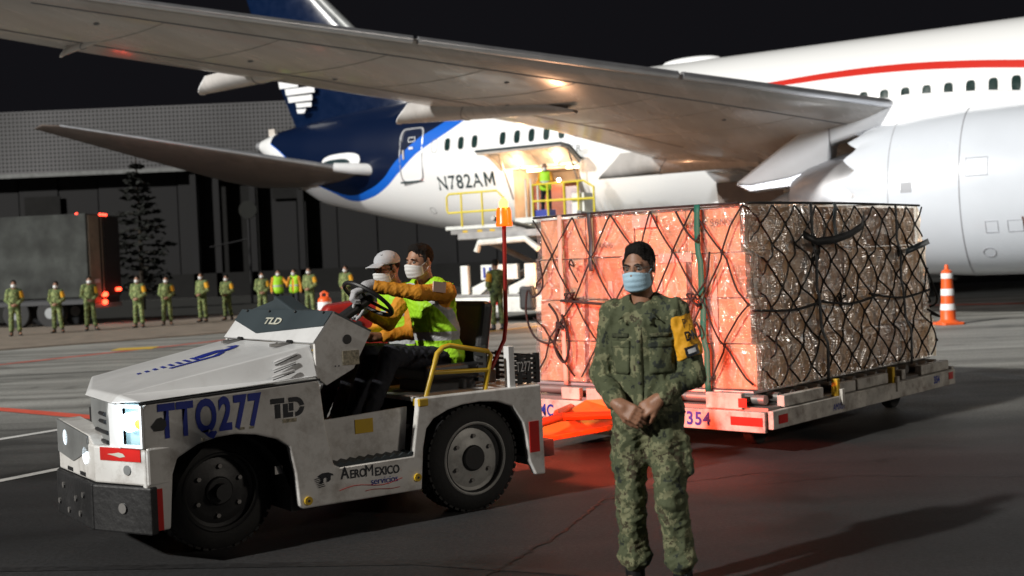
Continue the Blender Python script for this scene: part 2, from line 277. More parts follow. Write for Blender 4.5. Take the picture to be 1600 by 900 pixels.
def film_mat(name, op, tint, rough, layers, ior, dcol=(.75, .75, .75), crease=.3, dark=.8, csc=(1, 1, .5), cn=3.):
    """clear film: layers = (scale xyz, noise scale, distortion, bump distance)"""
    m = bpy.data.materials.new(name); m.use_nodes = True; nt = m.node_tree; L = nt.links.new
    for n in list(nt.nodes): nt.nodes.remove(n)
    out = _n(nt, 'ShaderNodeOutputMaterial'); tr = _n(nt, 'ShaderNodeBsdfTransparent'); gl = _n(nt, 'ShaderNodeBsdfGlossy'); df = _n(nt, 'ShaderNodeBsdfDiffuse')
    tr.inputs[0].default_value = (*tint, 1); gl.inputs['Roughness'].default_value = rough; gl.inputs[0].default_value = (1, 1, 1, 1); df.inputs[0].default_value = (*dcol, 1)
    tc = _n(nt, 'ShaderNodeTexCoord'); prev = None
    for sc_, ns, dis, dist in layers:
        mp = _n(nt, 'ShaderNodeMapping'); mp.inputs['Scale'].default_value = sc_; mp.inputs['Rotation'].default_value = (.12, .1, 0); L(tc.outputs['Object'], mp.inputs[0])
        nz = _n(nt, 'ShaderNodeTexNoise'); nz.inputs['Scale'].default_value = ns; nz.inputs['Detail'].default_value = 2; nz.inputs['Distortion'].default_value = dis; L(mp.outputs[0], nz.inputs['Vector'])
        rg = _n(nt, 'ShaderNodeMath', operation='PINGPONG'); rg.inputs[1].default_value = .5; ml = _n(nt, 'ShaderNodeMath', operation='MULTIPLY'); ml.inputs[1].default_value = 3; L(nz.outputs[0], ml.inputs[0]); L(ml.outputs[0], rg.inputs[0])
        b1 = _n(nt, 'ShaderNodeBump'); b1.inputs['Strength'].default_value = 1; b1.inputs['Distance'].default_value = dist; L(rg.outputs[0], b1.inputs['Height'])
        if prev: L(prev, b1.inputs['Normal'])
        prev = b1.outputs[0]
    L(prev, gl.inputs['Normal']); gl.inputs[0].default_value = (ior, ior, ior, 1)
    # overlapping creases of the film are milkier, slack folds let less through
    acc = None
    for sc_, ns, dis in ((csc, cn, 2.2), ((.5, .5, 7), 3., 1.)):
        mp = _n(nt, 'ShaderNodeMapping'); mp.inputs['Scale'].default_value = sc_; mp.inputs['Rotation'].default_value = (.25, .3, .1) if acc is None else (.04, .05, 0); L(tc.outputs['Object'], mp.inputs[0])
        nz = _n(nt, 'ShaderNodeTexNoise'); nz.inputs['Scale'].default_value = ns; nz.inputs['Detail'].default_value = 2.5; nz.inputs['Distortion'].default_value = dis; nz.inputs['Roughness'].default_value = .5; L(mp.outputs[0], nz.inputs['Vector'])
        a_ = _n(nt, 'ShaderNodeMath', operation='SUBTRACT'); L(nz.outputs[0], a_.inputs[0]); a_.inputs[1].default_value = .5
        b_ = _n(nt, 'ShaderNodeMath', operation='ABSOLUTE'); L(a_.outputs[0], b_.inputs[0])
        c_ = _n(nt, 'ShaderNodeMapRange'); c_.inputs[1].default_value = .0; c_.inputs[2].default_value = .022; c_.inputs[3].default_value = 1; c_.inputs[4].default_value = 0; L(b_.outputs[0], c_.inputs[0])
        if acc is None: acc = c_.outputs[0]; base_n = nz
        else:
            mxn = _n(nt, 'ShaderNodeMath', operation='MAXIMUM'); L(acc, mxn.inputs[0]); L(c_.outputs[0], mxn.inputs[1]); acc = mxn.outputs[0]
    cr_ = _n(nt, 'ShaderNodeMath', operation='MULTIPLY_ADD'); L(acc, cr_.inputs[0]); cr_.inputs[1].default_value = crease; cr_.inputs[2].default_value = op
    tn = ramp(nt, base_n.outputs[0], [(.32, tuple(t_ * dark for t_ in tint)), (.62, tint)]); L(tn, tr.inputs[0])
    m1 = _n(nt, 'ShaderNodeMixShader'); L(cr_.outputs[0], m1.inputs[0]); L(tr.outputs[0], m1.inputs[1]); L(df.outputs[0], m1.inputs[2])
    ad = _n(nt, 'ShaderNodeAddShader'); L(m1.outputs[0], ad.inputs[0]); L(gl.outputs[0], ad.inputs[1]); L(ad.outputs[0], out.inputs[0])
    return m
M['film'] = film_mat('stretch_film', .05, (.96, .95, .94), .13, [((.5, .5, 9), 3.5, 1.0, .03), ((1, 1, .6), 3.5, 1.8, .06)], .17, crease=.18, dark=.76)
M['filmdark'] = film_mat('crumpled_film', .04, (.97, .90, .79), .32, [((1, 1, .38), 1.6, 2.2, .24), ((.6, .6, 7), 3, 1.0, .015)], .70, (.66, .47, .31), crease=.26, dark=.66, csc=(1, 1, .38), cn=2.0)

# ------------------------------------------------------------------ mesh helpers
class MB:
    def __init__(s): s.v = []; s.f = []; s.T = None
    def add(s, vs, fs):
        b = len(s.v)
        s.v += [tuple(s.T @ Vector(p)) if s.T else tuple(p) for p in vs]; s.f += [tuple(b + i for i in f) for f in fs]; return s
    def box(s, c, d, rot=None):
        x, y, z = (k / 2 for k in d); c = Vector(c)
        vs = [Vector((i * x, j * y, k * z)) for i in (-1, 1) for j in (-1, 1) for k in (-1, 1)]
        if rot is not None: vs = [rot @ p for p in vs]
        return s.add([p + c for p in vs], [(0, 1, 3, 2), (4, 6, 7, 5), (0, 4, 5, 1), (2, 3, 7, 6), (0, 2, 6, 4), (1, 5, 7, 3)])
    def prism(s, pts, a, b, axis='y'):
        n = len(pts)
        def P(p, t): return (p[0], t, p[1]) if axis == 'y' else ((t, p[0], p[1]) if axis == 'x' else (p[0], p[1], t))
        vs = [P(p, a) for p in pts] + [P(p, b) for p in pts]
        return s.add(vs, [tuple(range(n)), tuple(range(2 * n - 1, n - 1, -1))] + [(i, i + n, (i + 1) % n + n, (i + 1) % n) for i in range(n)])
    def tube(s, path, r, n=8, closed=False, caps=True):
        path = [Vector(p) for p in path]; N = len(path); vs = []; fs = []
        rs = r if isinstance(r, (list, tuple)) else [r] * N
        prev = None
        for i, p in enumerate(path):
            if closed: t = (path[(i + 1) % N] - path[i - 1])
            else: t = path[min(i + 1, N - 1)] - path[max(i - 1, 0)]
            t = t.normalized() if t.length > 1e-9 else Vector((0, 0, 1))
            if prev is None:
                a = Vector((0, 0, 1)) if abs(t.z) < .9 else Vector((1, 0, 0)); u = t.cross(a).normalized()
            else:
                u = (prev - t * prev.dot(t)).normalized()
            prev = u; v = t.cross(u)
            vs += [p + (u * math.cos(2 * math.pi * k / n) + v * math.sin(2 * math.pi * k / n)) * rs[i] for k in range(n)]
        for i in range(N if closed else N - 1):
            j = (i + 1) % N
            fs += [(i * n + k, i * n + (k + 1) % n, j * n + (k + 1) % n, j * n + k) for k in range(n)]
        if not closed and caps: fs += [tuple(range(n - 1, -1, -1)), tuple((N - 1) * n + k for k in range(n))]
        return s.add(vs, fs)
    def cyl(s, a, b, r0, r1=None, n=24): return s.tube([a, b], [r0, r0 if r1 is None else r1], n)
    def lathe(s, prof, n=32, c=(0, 0, 0), axis='z', closed=False, caps=False):
        """prof: (radius, height) pairs"""
        vs = []; fs = []
        for r, z in prof:
            for k in range(n):
                a = 2 * math.pi * k / n; x, y = r * math.cos(a), r * math.sin(a)
                p = (x, y, z) if axis == 'z' else ((z, x, y) if axis == 'x' else (x, z, y))
                vs.append((p[0] + c[0], p[1] + c[1], p[2] + c[2]))
        m_ = len(prof)
        for i in range(m_ if closed else m_ - 1):
            j = (i + 1) % m_
            fs += [(i * n + k, i * n + (k + 1) % n, j * n + (k + 1) % n, j * n + k) for k in range(n)]
        if caps:
            if prof[0][0] > 1e-4: fs.append(tuple(range(n - 1, -1, -1)))
            if prof[-1][0] > 1e-4: fs.append(tuple((m_ - 1) * n + k for k in range(n)))
        return s.add(vs, fs)
    def ball(s, c, r, n=12, rot=None):
        r = (r, r, r) if isinstance(r, (int, float)) else r; vs = []; fs = []; m_ = n // 2
        for i in range(m_ + 1):
            t = math.pi * i / m_
            for k in range(n):
                a = 2 * math.pi * k / n; p = Vector((r[0] * math.sin(t) * math.cos(a), r[1] * math.sin(t) * math.sin(a), r[2] * math.cos(t)))
                if rot is not None: p = rot @ p
                vs.append(p + Vector(c))
        for i in range(m_): fs += [(i * n + k, (i + 1) * n + k, (i + 1) * n + (k + 1) % n, i * n + (k + 1) % n) for k in range(n)]
        return s.add(vs, fs)
    def grid(s, fn, nu, nv, cu_=False):
        vs = [fn(i / (nu - (0 if cu_ else 1)), j / (nv - 1)) for i in range(nu) for j in range(nv)]
        fs = [(i * nv + j, ((i + 1) % nu) * nv + j, ((i + 1) % nu) * nv + j + 1, i * nv + j + 1) for i in range(nu if cu_ else nu - 1) for j in range(nv - 1)]
        return s.add(vs, fs)
    def build(s, name, mat, parent=None, smooth=False, bevel=0, seg=2, solid=0, kind=None, label=None):
        me = bpy.data.meshes.new(name); me.from_pydata(s.v, [], s.f); me.update()
        return mesh_obj(name, me, mat, parent, smooth, bevel, seg, solid, kind, label)
def fixn(me):
    import bmesh
    bm = bmesh.new(); bm.from_mesh(me); bmesh.ops.recalc_face_normals(bm, faces=bm.faces); bm.to_mesh(me); bm.free()
def mesh_obj(name, me, mat, parent=None, smooth=False, bevel=0, seg=2, solid=0, kind=None, label=None):
    if len(me.polygons) < 60000: fixn(me)
    o = bpy.data.objects.new(name, me); COL.objects.link(o)
    if parent: o.parent = parent
    if mat: me.materials.append(M[mat] if isinstance(mat, str) else mat)
    if smooth:
        me.polygons.foreach_set('use_smooth', [True] * len(me.polygons))
        if smooth != 'all': me.set_sharp_from_angle(angle=R(38))
    if solid:
        q = o.modifiers.new('s', 'SOLIDIFY'); q.thickness = solid; q.offset = 0
    if bevel:
        q = o.modifiers.new('b', 'BEVEL'); q.width = bevel; q.segments = seg; q.limit_method = 'ANGLE'; q.angle_limit = R(35); q.harden_normals = False
    if kind: o['kind'] = kind
    if label: o['label'] = label
    return o
def thing(name, label, cat, loc=(0, 0, 0), rz=0., group=None):
    o = bpy.data.objects.new(name, None); COL.objects.link(o); o.location = loc; o.rotation_euler = (0, 0, rz); o.empty_display_size = .1
    o['label'] = label; o['category'] = cat
    if group: o['group'] = group
    return o
def tag(o, label, cat, group=None):
    o['label'] = label; o['category'] = cat
    if group: o['group'] = group
    return o
def copy_tree(o, parent=None):
    c = o.copy(); COL.objects.link(c)
    if parent: c.parent = parent; c.matrix_parent_inverse = o.matrix_parent_inverse
    for ch in list(o.children): copy_tree(ch, c)
    return c
_fonts = {}
def text(body, size, fn, name, mat, parent, sx=1., bold=0., space=1., thick=0.):
    """flat letters as a mesh; fn maps (x, y) of the text plane to 3-D"""
    cu_ = bpy.data.curves.new('t', 'FONT'); cu_.body = body; cu_.size = size; cu_.offset = bold; cu_.space_character = space; cu_.resolution_u = 4
    to = bpy.data.objects.new('t', cu_); COL.objects.link(to); bpy.context.view_layer.update()
    me = bpy.data.meshes.new_from_object(to.evaluated_get(bpy.context.evaluated_depsgraph_get()))
    COL.objects.unlink(to); bpy.data.objects.remove(to); bpy.data.curves.remove(cu_)
    for v in me.vertices: v.co = fn(v.co.x * sx, v.co.y)
    me.materials.clear(); me.name = name
    return mesh_obj(name, me, mat, parent)

# ------------------------------------------------------------------ SDF bodies (smooth union + surface nets)
def cap(a, b, ra, rb=None, k=.02): return ('c', Vector(a), Vector(b), ra, ra if rb is None else rb, k)
def ell(c, r, rot=None, k=.02, neg=False): return ('n' if neg else 'e', Vector(c), Vector(r), rot, k)
def cut(p, n, k=.004): return ('p', Vector(p), Vector(n).normalized(), k)
def sdf_eval(pr, lo_, sh, h):
    D = np.full(sh, 1., np.float32)
    ax_ = [lo_[i] + h * np.arange(sh[i], dtype=np.float32) for i in range(3)]
    for q in pr:
        t = q[0]
        if t == 'c':
            a, b, ra, rb, k = q[1:]; m_ = max(ra, rb) + k + 2 * h; mn = [min(a[i], b[i]) - m_ for i in range(3)]; mx_ = [max(a[i], b[i]) + m_ for i in range(3)]
        elif t in 'en':
            c, r, rot, k = q[1:]; m_ = max(r) + k + 2 * h; mn = [c[i] - m_ for i in range(3)]; mx_ = [c[i] + m_ for i in range(3)]
        else: mn = [-1e9] * 3; mx_ = [1e9] * 3
        sl = []
        for i in range(3):
            a0 = max(0, int((mn[i] - lo_[i]) / h)); a1 = min(sh[i], int((mx_[i] - lo_[i]) / h) + 2); sl.append(slice(a0, a1))
        if any(s_.stop <= s_.start for s_ in sl): continue
        X = ax_[0][sl[0]][:, None, None]; Y = ax_[1][sl[1]][None, :, None]; Z = ax_[2][sl[2]][None, None, :]
        sub = D[sl[0], sl[1], sl[2]]
        if t == 'c':
            ba = b - a; L2 = max(ba.length_squared, 1e-12)
            px, py, pz = X - a[0], Y - a[1], Z - a[2]
            tt = np.clip((px * ba[0] + py * ba[1] + pz * ba[2]) / L2, 0, 1)
            d = np.sqrt((px - ba[0] * tt) ** 2 + (py - ba[1] * tt) ** 2 + (pz - ba[2] * tt) ** 2) - (ra + (rb - ra) * tt)
        elif t in 'en':
            px, py, pz = X - c[0], Y - c[1], Z - c[2]
            if rot is not None:
                Rt = rot.transposed(); qx = Rt[0][0] * px + Rt[0][1] * py + Rt[0][2] * pz; qy = Rt[1][0] * px + Rt[1][1] * py + Rt[1][2] * pz; qz = Rt[2][0] * px + Rt[2][1] * py + Rt[2][2] * pz
            else: qx, qy, qz = px, py, pz
            k0 = np.sqrt((qx / r[0]) ** 2 + (qy / r[1]) ** 2 + (qz / r[2]) ** 2); k1 = np.sqrt((qx / r[0] ** 2) ** 2 + (qy / r[1] ** 2) ** 2 + (qz / r[2] ** 2) ** 2) + 1e-9
            d = k0 * (k0 - 1) / k1
        else:
            p, n, k = q[1:]; d = (X - p[0]) * n[0] + (Y - p[1]) * n[1] + (Z - p[2]) * n[2]
            hh = np.clip(.5 - .5 * (d - sub) / k, 0, 1); hh = 1 - hh
            D[sl[0], sl[1], sl[2]] = np.maximum(sub, d); continue
        if t == 'n': D[sl[0], sl[1], sl[2]] = np.maximum(sub, -d); continue
        hh = np.maximum(k - np.abs(sub - d), 0) / k
        D[sl[0], sl[1], sl[2]] = np.minimum(sub, d) - hh * hh * k * .25
    return D
def folds(P, amp, sc, seed, ani=(1, 1, 1)):
    r = np.random.RandomState(seed); out = 0
    X, Y, Z = P
    for o in range(5):
        f = sc * (1.5 ** o); dv_ = r.normal(size=3) * np.array(ani); dv_ /= np.linalg.norm(dv_); w_ = r.normal(size=3); w_ /= np.linalg.norm(w_)
        ph = r.uniform(0, 6.28, 2)
        g = np.sin(f * (X * dv_[0] + Y * dv_[1] + Z * dv_[2]) + 1.8 * np.sin(f * .5 * (X * w_[0] + Y * w_[1] + Z * w_[2]) + ph[0]) + ph[1])
        out = out + (1 - np.abs(g) * 2) / (1.25 ** o)
    return amp * out / 3.
def sdf_mesh(name, pr, h, mat, parent=None, fold=None, label=None):
    mn = np.array([1e9] * 3); mx_ = -mn
    for q in pr:
        if q[0] == 'c':
            for p in (q[1], q[2]):
                m_ = max(q[3], q[4]); mn = np.minimum(mn, np.array(p) - m_); mx_ = np.maximum(mx_, np.array(p) + m_)
        elif q[0] == 'e':
            m_ = max(q[2]); mn = np.minimum(mn, np.array(q[1]) - m_); mx_ = np.maximum(mx_, np.array(q[1]) + m_)
    mn -= 3 * h + .02; mx_ += 3 * h + .02; sh = [int((mx_[i] - mn[i]) / h) + 2 for i in range(3)]
    D = sdf_eval(pr, mn, sh, h)
    neg = D < 0
    cellmask = np.zeros([s_ - 1 for s_ in sh], bool); acc = np.zeros([s_ - 1 for s_ in sh] + [3], np.float32); cnt = np.zeros([s_ - 1 for s_ in sh], np.float32)
    nx, ny_, nz_ = sh
    def sl(a, n): return slice(a, n - 1 + a)
    edges = {}
    for axis in range(3):
        s0 = [slice(None)] * 3; s1 = [slice(None)] * 3; s0[axis] = slice(0, sh[axis] - 1); s1[axis] = slice(1, None)
        A = D[tuple(s0)]; B = D[tuple(s1)]; ch = (A < 0) != (B < 0)
        t = np.where(ch, A / np.where(ch, A - B, 1), 0)
        edges[axis] = (ch, A < 0)
        oth = [i for i in range(3) if i != axis]
        for a in (0, 1):
            for b in (0, 1):
                ss = [slice(None)] * 3; ss[axis] = slice(0, sh[axis] - 1); ss[oth[0]] = slice(a, sh[oth[0]] - 1 + a); ss[oth[1]] = slice(b, sh[oth[1]] - 1 + b)
                c_ = ch[tuple(ss)]; cnt += c_
                acc[..., axis] += np.where(c_, t[tuple(ss)], 0); acc[..., oth[0]] += c_ * a; acc[..., oth[1]] += c_ * b
    act = cnt > 0; idx = -np.ones(act.shape, np.int64); ii = np.argwhere(act); idx[act] = np.arange(len(ii))
    V_ = (ii + acc[act] / cnt[act][:, None]) * h + mn
    quads = []
    for axis in range(3):
        ch, an = edges[axis]; oth = [i for i in range(3) if i != axis]
        e = np.argwhere(ch); e = e[(e[:, oth[0]] > 0) & (e[:, oth[1]] > 0) & (e[:, oth[0]] < sh[oth[0]] - 1) & (e[:, oth[1]] < sh[oth[1]] - 1)]
        if not len(e): continue
        sg = an[tuple(e.T)]
        def cell(da, db):
            c = e.copy(); c[:, oth[0]] -= da; c[:, oth[1]] -= db; return idx[tuple(c.T)]
        q = np.stack([cell(1, 1), cell(0, 1), cell(0, 0), cell(1, 0)], 1)
        flip = sg if axis != 1 else ~sg
        q[~flip] = q[~flip][:, ::-1]; quads.append(q)
    Q = np.concatenate(quads)
    # relax once
    for _ in range(2):
        s_ = np.zeros_like(V_); c_ = np.zeros(len(V_))
        for a in range(4):
            b = (a + 1) % 4; np.add.at(s_, Q[:, a], V_[Q[:, b]]); np.add.at(c_, Q[:, a], 1); np.add.at(s_, Q[:, b], V_[Q[:, a]]); np.add.at(c_, Q[:, b], 1)
        V_ = V_ * .5 + .5 * s_ / c_[:, None]
    if fold:
        e1 = V_[Q[:, 2]] - V_[Q[:, 0]]; e2 = V_[Q[:, 3]] - V_[Q[:, 1]]; fn = np.cross(e1, e2); N_ = np.zeros_like(V_)
        for a in range(4): np.add.at(N_, Q[:, a], fn)
        N_ /= np.linalg.norm(N_, axis=1)[:, None] + 1e-9
        for args in fold:
            V_ = V_ + N_ * folds((V_[:, 0], V_[:, 1], V_[:, 2]), *args)[:, None]
    me = bpy.data.meshes.new(name); me.from_pydata(V_.tolist(), [], Q.tolist()); me.update()
    me.polygons.foreach_set('use_smooth', [True] * len(me.polygons))
    o = bpy.data.objects.new(name, me); COL.objects.link(o); me.materials.append(M[mat] if isinstance(mat, str) else mat)
    if parent: o.parent = parent
    if label: o['label'] = label
    return o
def basis(f, u):
    f = Vector(f).normalized(); u = Vector(u); r_ = f.cross(u).normalized(); u = r_.cross(f).normalized()
    return r_, f, u, Matrix((r_, f, u)).transposed()
def basis_t(f, u):
    u = Vector(u).normalized(); r_ = Vector(f).cross(u).normalized(); f = u.cross(r_).normalized(); return r_, f, u, Matrix((r_, f, u)).transposed()
def hand(wr, d, pn, side, curl=.5, sc=1., spread=0.):
    """wr wrist point, d pointing direction, pn palm normal, side=+1/-1 where the thumb is"""
    wr = Vector(wr); d = Vector(d).normalized(); pn = Vector(pn); pn = (pn - d * pn.dot(d)).normalized(); s_ = d.cross(pn).normalized() * side
    pr = [cap(wr - d * .02, wr + d * .03, .026 * sc, .028 * sc, .02)]
    for o, ln in ((.030, .92), (.010, 1.), (-.010, .95), (-.029, .75)):
        b = wr + (d * .085 + s_ * o) * sc; pr.append(cap(wr + d * .01 + s_ * o * .7, b, .017 * sc, .0125 * sc, .012))
        dd = (d + s_ * o * spread * 6).normalized(); p = b; ang = 0
        for k, l in enumerate((.042, .027, .021)):
            ang += curl * (.75, .95, .7)[k]
            q = p + (dd * math.cos(ang) + pn * math.sin(ang)) * l * ln * sc
            pr.append(cap(p, q, (.0098 - .0008 * k) * sc, (.0092 - .001 * k) * sc, .003)); p = q
    t0 = wr + (d * .025 + s_ * .024 + pn * .006) * sc; t1 = t0 + (d * .035 + s_ * .022 + pn * .012) * sc; t2 = t1 + (d * .03 + s_ * .002 + pn * .016 * (1 + curl)) * sc; t3 = t2 + (d * .024 - s_ * .006 + pn * .012 * (1 + curl)) * sc
    pr += [cap(t0, t1, .016 * sc, .0125 * sc, .01), cap(t1, t2, .0115 * sc, .0105 * sc, .003), cap(t2, t3, .0105 * sc, .0085 * sc, .003)]
    return pr
def head_prims(c, f, u, det=True):
    r_, f, u, rot = basis(f, u); c = Vector(c); P = lambda a, b, d: c + r_ * a + f * b + u * d
    pr = [ell(P(0, -.012, .022), (.074, .094, .092), rot, .03), ell(P(0, .030, -.040), (.060, .062, .078), rot, .03), cap(P(-.028, .040, -.095), P(.028, .040, -.095), .024, None, .03),
          cap(P(0, .066, -.092), P(0, .07, -.096), .018, None, .02), cap(P(-.05, 0, -.07), P(-.03, .05, -.1), .022, .018, .02), cap(P(.05, 0, -.07), P(.03, .05, -.1), .022, .018, .02)]
    if det:
        pr += [cap(P(-.035, .078, .014), P(.035, .078, .014), .012, None, .012), cap(P(0, .088, .004), P(0, .108, -.034), .008, .014, .010), cap(P(-.013, .094, -.038), P(.013, .094, -.038), .009, None, .006),
               cap(P(-.03, .077, -.028), P(-.045, .065, -.03), .014, .014, .015), cap(P(.03, .077, -.028), P(.045, .065, -.03), .014, .014, .015),
               ell(P(-.031, .094, -.006), (.016, .012, .010), rot, .01, True), ell(P(.031, .094, -.006), (.016, .012, .010), rot, .01, True),
               cap(P(-.022, .092, -.065), P(.022, .092, -.065), .007, None, .006)]
        for s_ in (-1, 1):
            pr += [ell(P(s_ * .077, -.008, -.01), (.008, .018, .030), rot, .008)]
    return pr, P, rot
def hair_prims(c, f, u, vol=1.):
    r_, f, u, rot = basis(f, u); c = Vector(c); P = lambda a, b, d: c + r_ * a + f * b + u * d
    return [ell(P(0, -.018, .032), (.0795 * vol, .099 * vol, .090 * vol), rot, .02), cap(P(-.02, .045, .085), P(.02, .045, .085), .026 * vol, .026, .03), cap(P(-.077, .012, .03), P(-.076, .018, -.012), .010, .007, .01), cap(P(.077, .012, .03), P(.076, .018, -.012), .010, .007, .01), ell(P(0, .098, -.012), (.070, .062, .088), rot, .01, True), ell(P(0, .03, -.085), (.12, .09, .065), rot, .01, True), cut(P(0, -.05, -.055), P(0, 0, -1) - P(0, .35, 0), .01)]
def mask_obj(parent, c, f, u, mat, n=22):
    r_, f, u, rot = basis(f, u); c = Vector(c); b = MB()
    def fn(a, t):
        a = a * 2 - 1; side = abs(a)
        x = .0715 * math.sin(a * 1.45) / math.sin(1.45); fw = .118 * (max(0, math.cos(a * 1.25))) ** .75 - .012 * side
        top = -.018 - .016 * side; bot = -.118 + .030 * side ** 2
        z = top + (bot - top) * t
        fw += -.030 * (t - .35) ** 2 * 2 * (1 - side) + .0025 * math.sin(t * math.pi * 7) * (1 - side) - .012 * t
        return c + r_ * x + f * (fw + .006) + u * z
    b.grid(fn, n, 14); o = b.build('face_mask', mat, parent, smooth='all', solid=.003)
    e = MB()
    for s_ in (-1, 1):
        for z0, z1 in ((-.03, .012), (-.09, -.035)):
            e.tube([c + r_ * s_ * .066 + f * .045 + u * z0, c + r_ * s_ * .079 + f * .015 + u * (z0 * .5 + z1 * .5), c + r_ * s_ * .083 - f * .012 + u * z1], .0014, 5)
    e.build('ear_loop', mat, o, smooth=True)
    return o
def limb_body(J):
    """whole body under the clothes: one continuous skin"""
    up_ = (J['neck'] - J['pel']).normalized(); tf = J['tf']; r_, f, u, rot = basis_t(tf, up_)
    mid = J['pel'].lerp(J['neck'], .55)
    pr = [ell(mid + u * .07, (.12, .072, .15), rot, .03), ell(J['pel'].lerp(J['neck'], .25), (.11, .075, .14), rot, .03), ell(J['pel'], (.11, .075, .09), rot, .03),
          cap(J['neck'] - u * .03, J['head'] - u * .05 - f * .01, .057, .052, .03), cap(J['sh'][0], J['sh'][1], .042, None, .02)]
    for i in (0, 1):
        pr += [cap(J['sh'][i], J['el'][i], .046, .036, .02), cap(J['el'][i], J['wr'][i], .036, .025, .02), cap(J['hip'][i], J['kn'][i], .075, .052, .03), cap(J['kn'][i], J['an'][i], .052, .036, .02), cap(J['an'][i], J['toe'][i], .036, .028, .02)]
    return pr, (r_, f, u, rot)
def jacket_prims(J, fat=1., hem=.12, sleeves=True, g=0., slv=1.):
    up_ = (J['neck'] - J['pel']).normalized(); r_, f, u, rot = basis_t(J['tf'], up_); L_ = (J['neck'] - J['pel']).length
    p = lambda t: J['pel'] + u * (L_ * t)
    pr = [ell(p(.70) - f * .005, (.178 * fat + g, .118 * fat + g, .185 + g), rot, .04), ell(p(.36), (.168 * fat + g, .118 * fat + g, .18 + g), rot, .05), ell(p(.02), (.178 * fat + g, .125 * fat + g, hem + .06), rot, .05),
          cap(J['sh'][0] + u * .0, J['sh'][1] + u * .0, .062 + g, None, .04), cap(J['sh'][0].lerp(p(1), .5) + u * .01, J['sh'][1].lerp(p(1), .5) + u * .01, .055 + g, None, .03)]
    if sleeves:
        for i in (0, 1):
            s_, e, w_ = J['sh'][i], J['el'][i], J['wr'][i]
            pr += [cap(s_, e, .066 * slv, .056 * slv, .03), cap(e, e.lerp(w_, .86), .055 * slv, .046 * slv, .02)]
    pr.append(cut(p(0) - u * hem, -u))
    pr.append(ell(p(1.08) + f * .03, (.062, .07, .06), rot, .01, True))
    return pr, (r_, f, u, rot, p)
def trouser_prims(J, g=1., blouse=True):
    r_, f, u, rot = basis_t(J['tf'], (J['neck'] - J['pel']).normalized())
    pr = [ell(J['pel'] - u * .02, (.165 * g, .118 * g, .12), rot, .05)]
    for i in (0, 1):
        h_, k_, a_ = J['hip'][i], J['kn'][i], J['an'][i]; e = k_.lerp(a_, .74 if blouse else .95)
        pr += [cap(h_, k_, .090 * g, .073 * g, .04), cap(k_, e, .072 * g, .070 * g if blouse else .055, .03)]
        if blouse: pr += [ell(e, (.078, .080, .045), None, .03)]
    return pr
def boot_prims(J):
    pr = []
    for i in (0, 1):
        a_, t_, k_ = J['an'][i], J['toe'][i], J['kn'][i]; dn = (a_ - k_).normalized(); s_ = a_ - dn * .19
        pr += [cap(s_, a_, .052, .050, .03), cap(a_ + dn * .045, t_ + dn * .02, .044, .042, .03), ell(t_ + dn * .022, (.05, .062, .04), None, .03), cap(a_ + dn * .05 - (t_ - a_).normalized() * .03, a_ + dn * .05, .042, None, .02)]
    return pr
def stand_joints():
    V = Vector
    return dict(pel=V((0, 0, .95)), neck=V((0, .01, 1.445)), head=V((0, -.012, 1.605)), f=V((0, -1, 0)), tf=V((0, -1, 0)),
                sh=[V((-.165, .01, 1.385)), V((.165, .01, 1.385))], el=[V((-.235, .03, 1.10)), V((.235, .03, 1.10))], wr=[V((-.085, -.175, .955)), V((.085, -.175, .965))],
                hip=[V((-.085, .0, .87)), V((.085, .0, .87))], kn=[V((-.105, -.012, .50)), V((.105, -.012, .50))], an=[V((-.12, .03, .085)), V((.12, .03, .085))], toe=[V((-.15, -.12, .03)), V((.15, -.12, .03))])

# ================================================================== SETTING
g = MB().add([(-400, -60, 0), (400, -60, 0), (400, 600, 0), (-400, 600, 0)], [(0, 1, 2, 3)]).build('ground', 'ground', kind='structure')
def strip(name, pts, wd, mat, z=.004):
    b = MB(); P = [Vector((x, y, z)) for x, y in pts]; L_ = []; Rr = []
    for i, p in enumerate(P):
        t = (P[min(i + 1, len(P) - 1)] - P[max(i - 1, 0)]).normalized(); n = Vector((-t.y, t.x, 0)); wi = wd if not isinstance(wd, list) else wd[i]
        L_.append(p + n * wi / 2); Rr.append(p - n * wi / 2)
    n = len(P); b.add(L_ + Rr, [(i, i + 1, n + i + 1, n + i) for i in range(n - 1)])
    return b.build(name, mat, kind='structure')
strip('red_marking', [(-40, 7.2), (-10.57, 24.29), (-7.15, 30.2), (-3, 37)], .22, 'line_r')
strip('red_marking', [(-14, 20.4), (-6.83, 15.62), (-5.336, 14.425), (-3.4, 12.9)], .24, 'line_r', .008)
strip('white_marking', [(-13, 2.7), (-5.525, 12.598), (-5.128, 13.204), (-3, 16.4)], .13, 'line_w', .006)
strip('white_marking', [(-10, .3), (-4.375, 9.935), (-4.075, 10.417), (-2.6, 12.8)], .12, 'line_w', .006)
strip('yellow_marking', [(-6, 22.6), (-1.0426, 28.37), (.4455, 30.04), (4, 34)], .28, 'line_y')
strip('yellow_marking', [(-9.4, 27.8), (-8.45, 27.9)], .9, 'line_y', .008)
strip('red_marking', [(9, 33.6), (14, 31.2), (24, 28)], .5, 'line_r', .006)
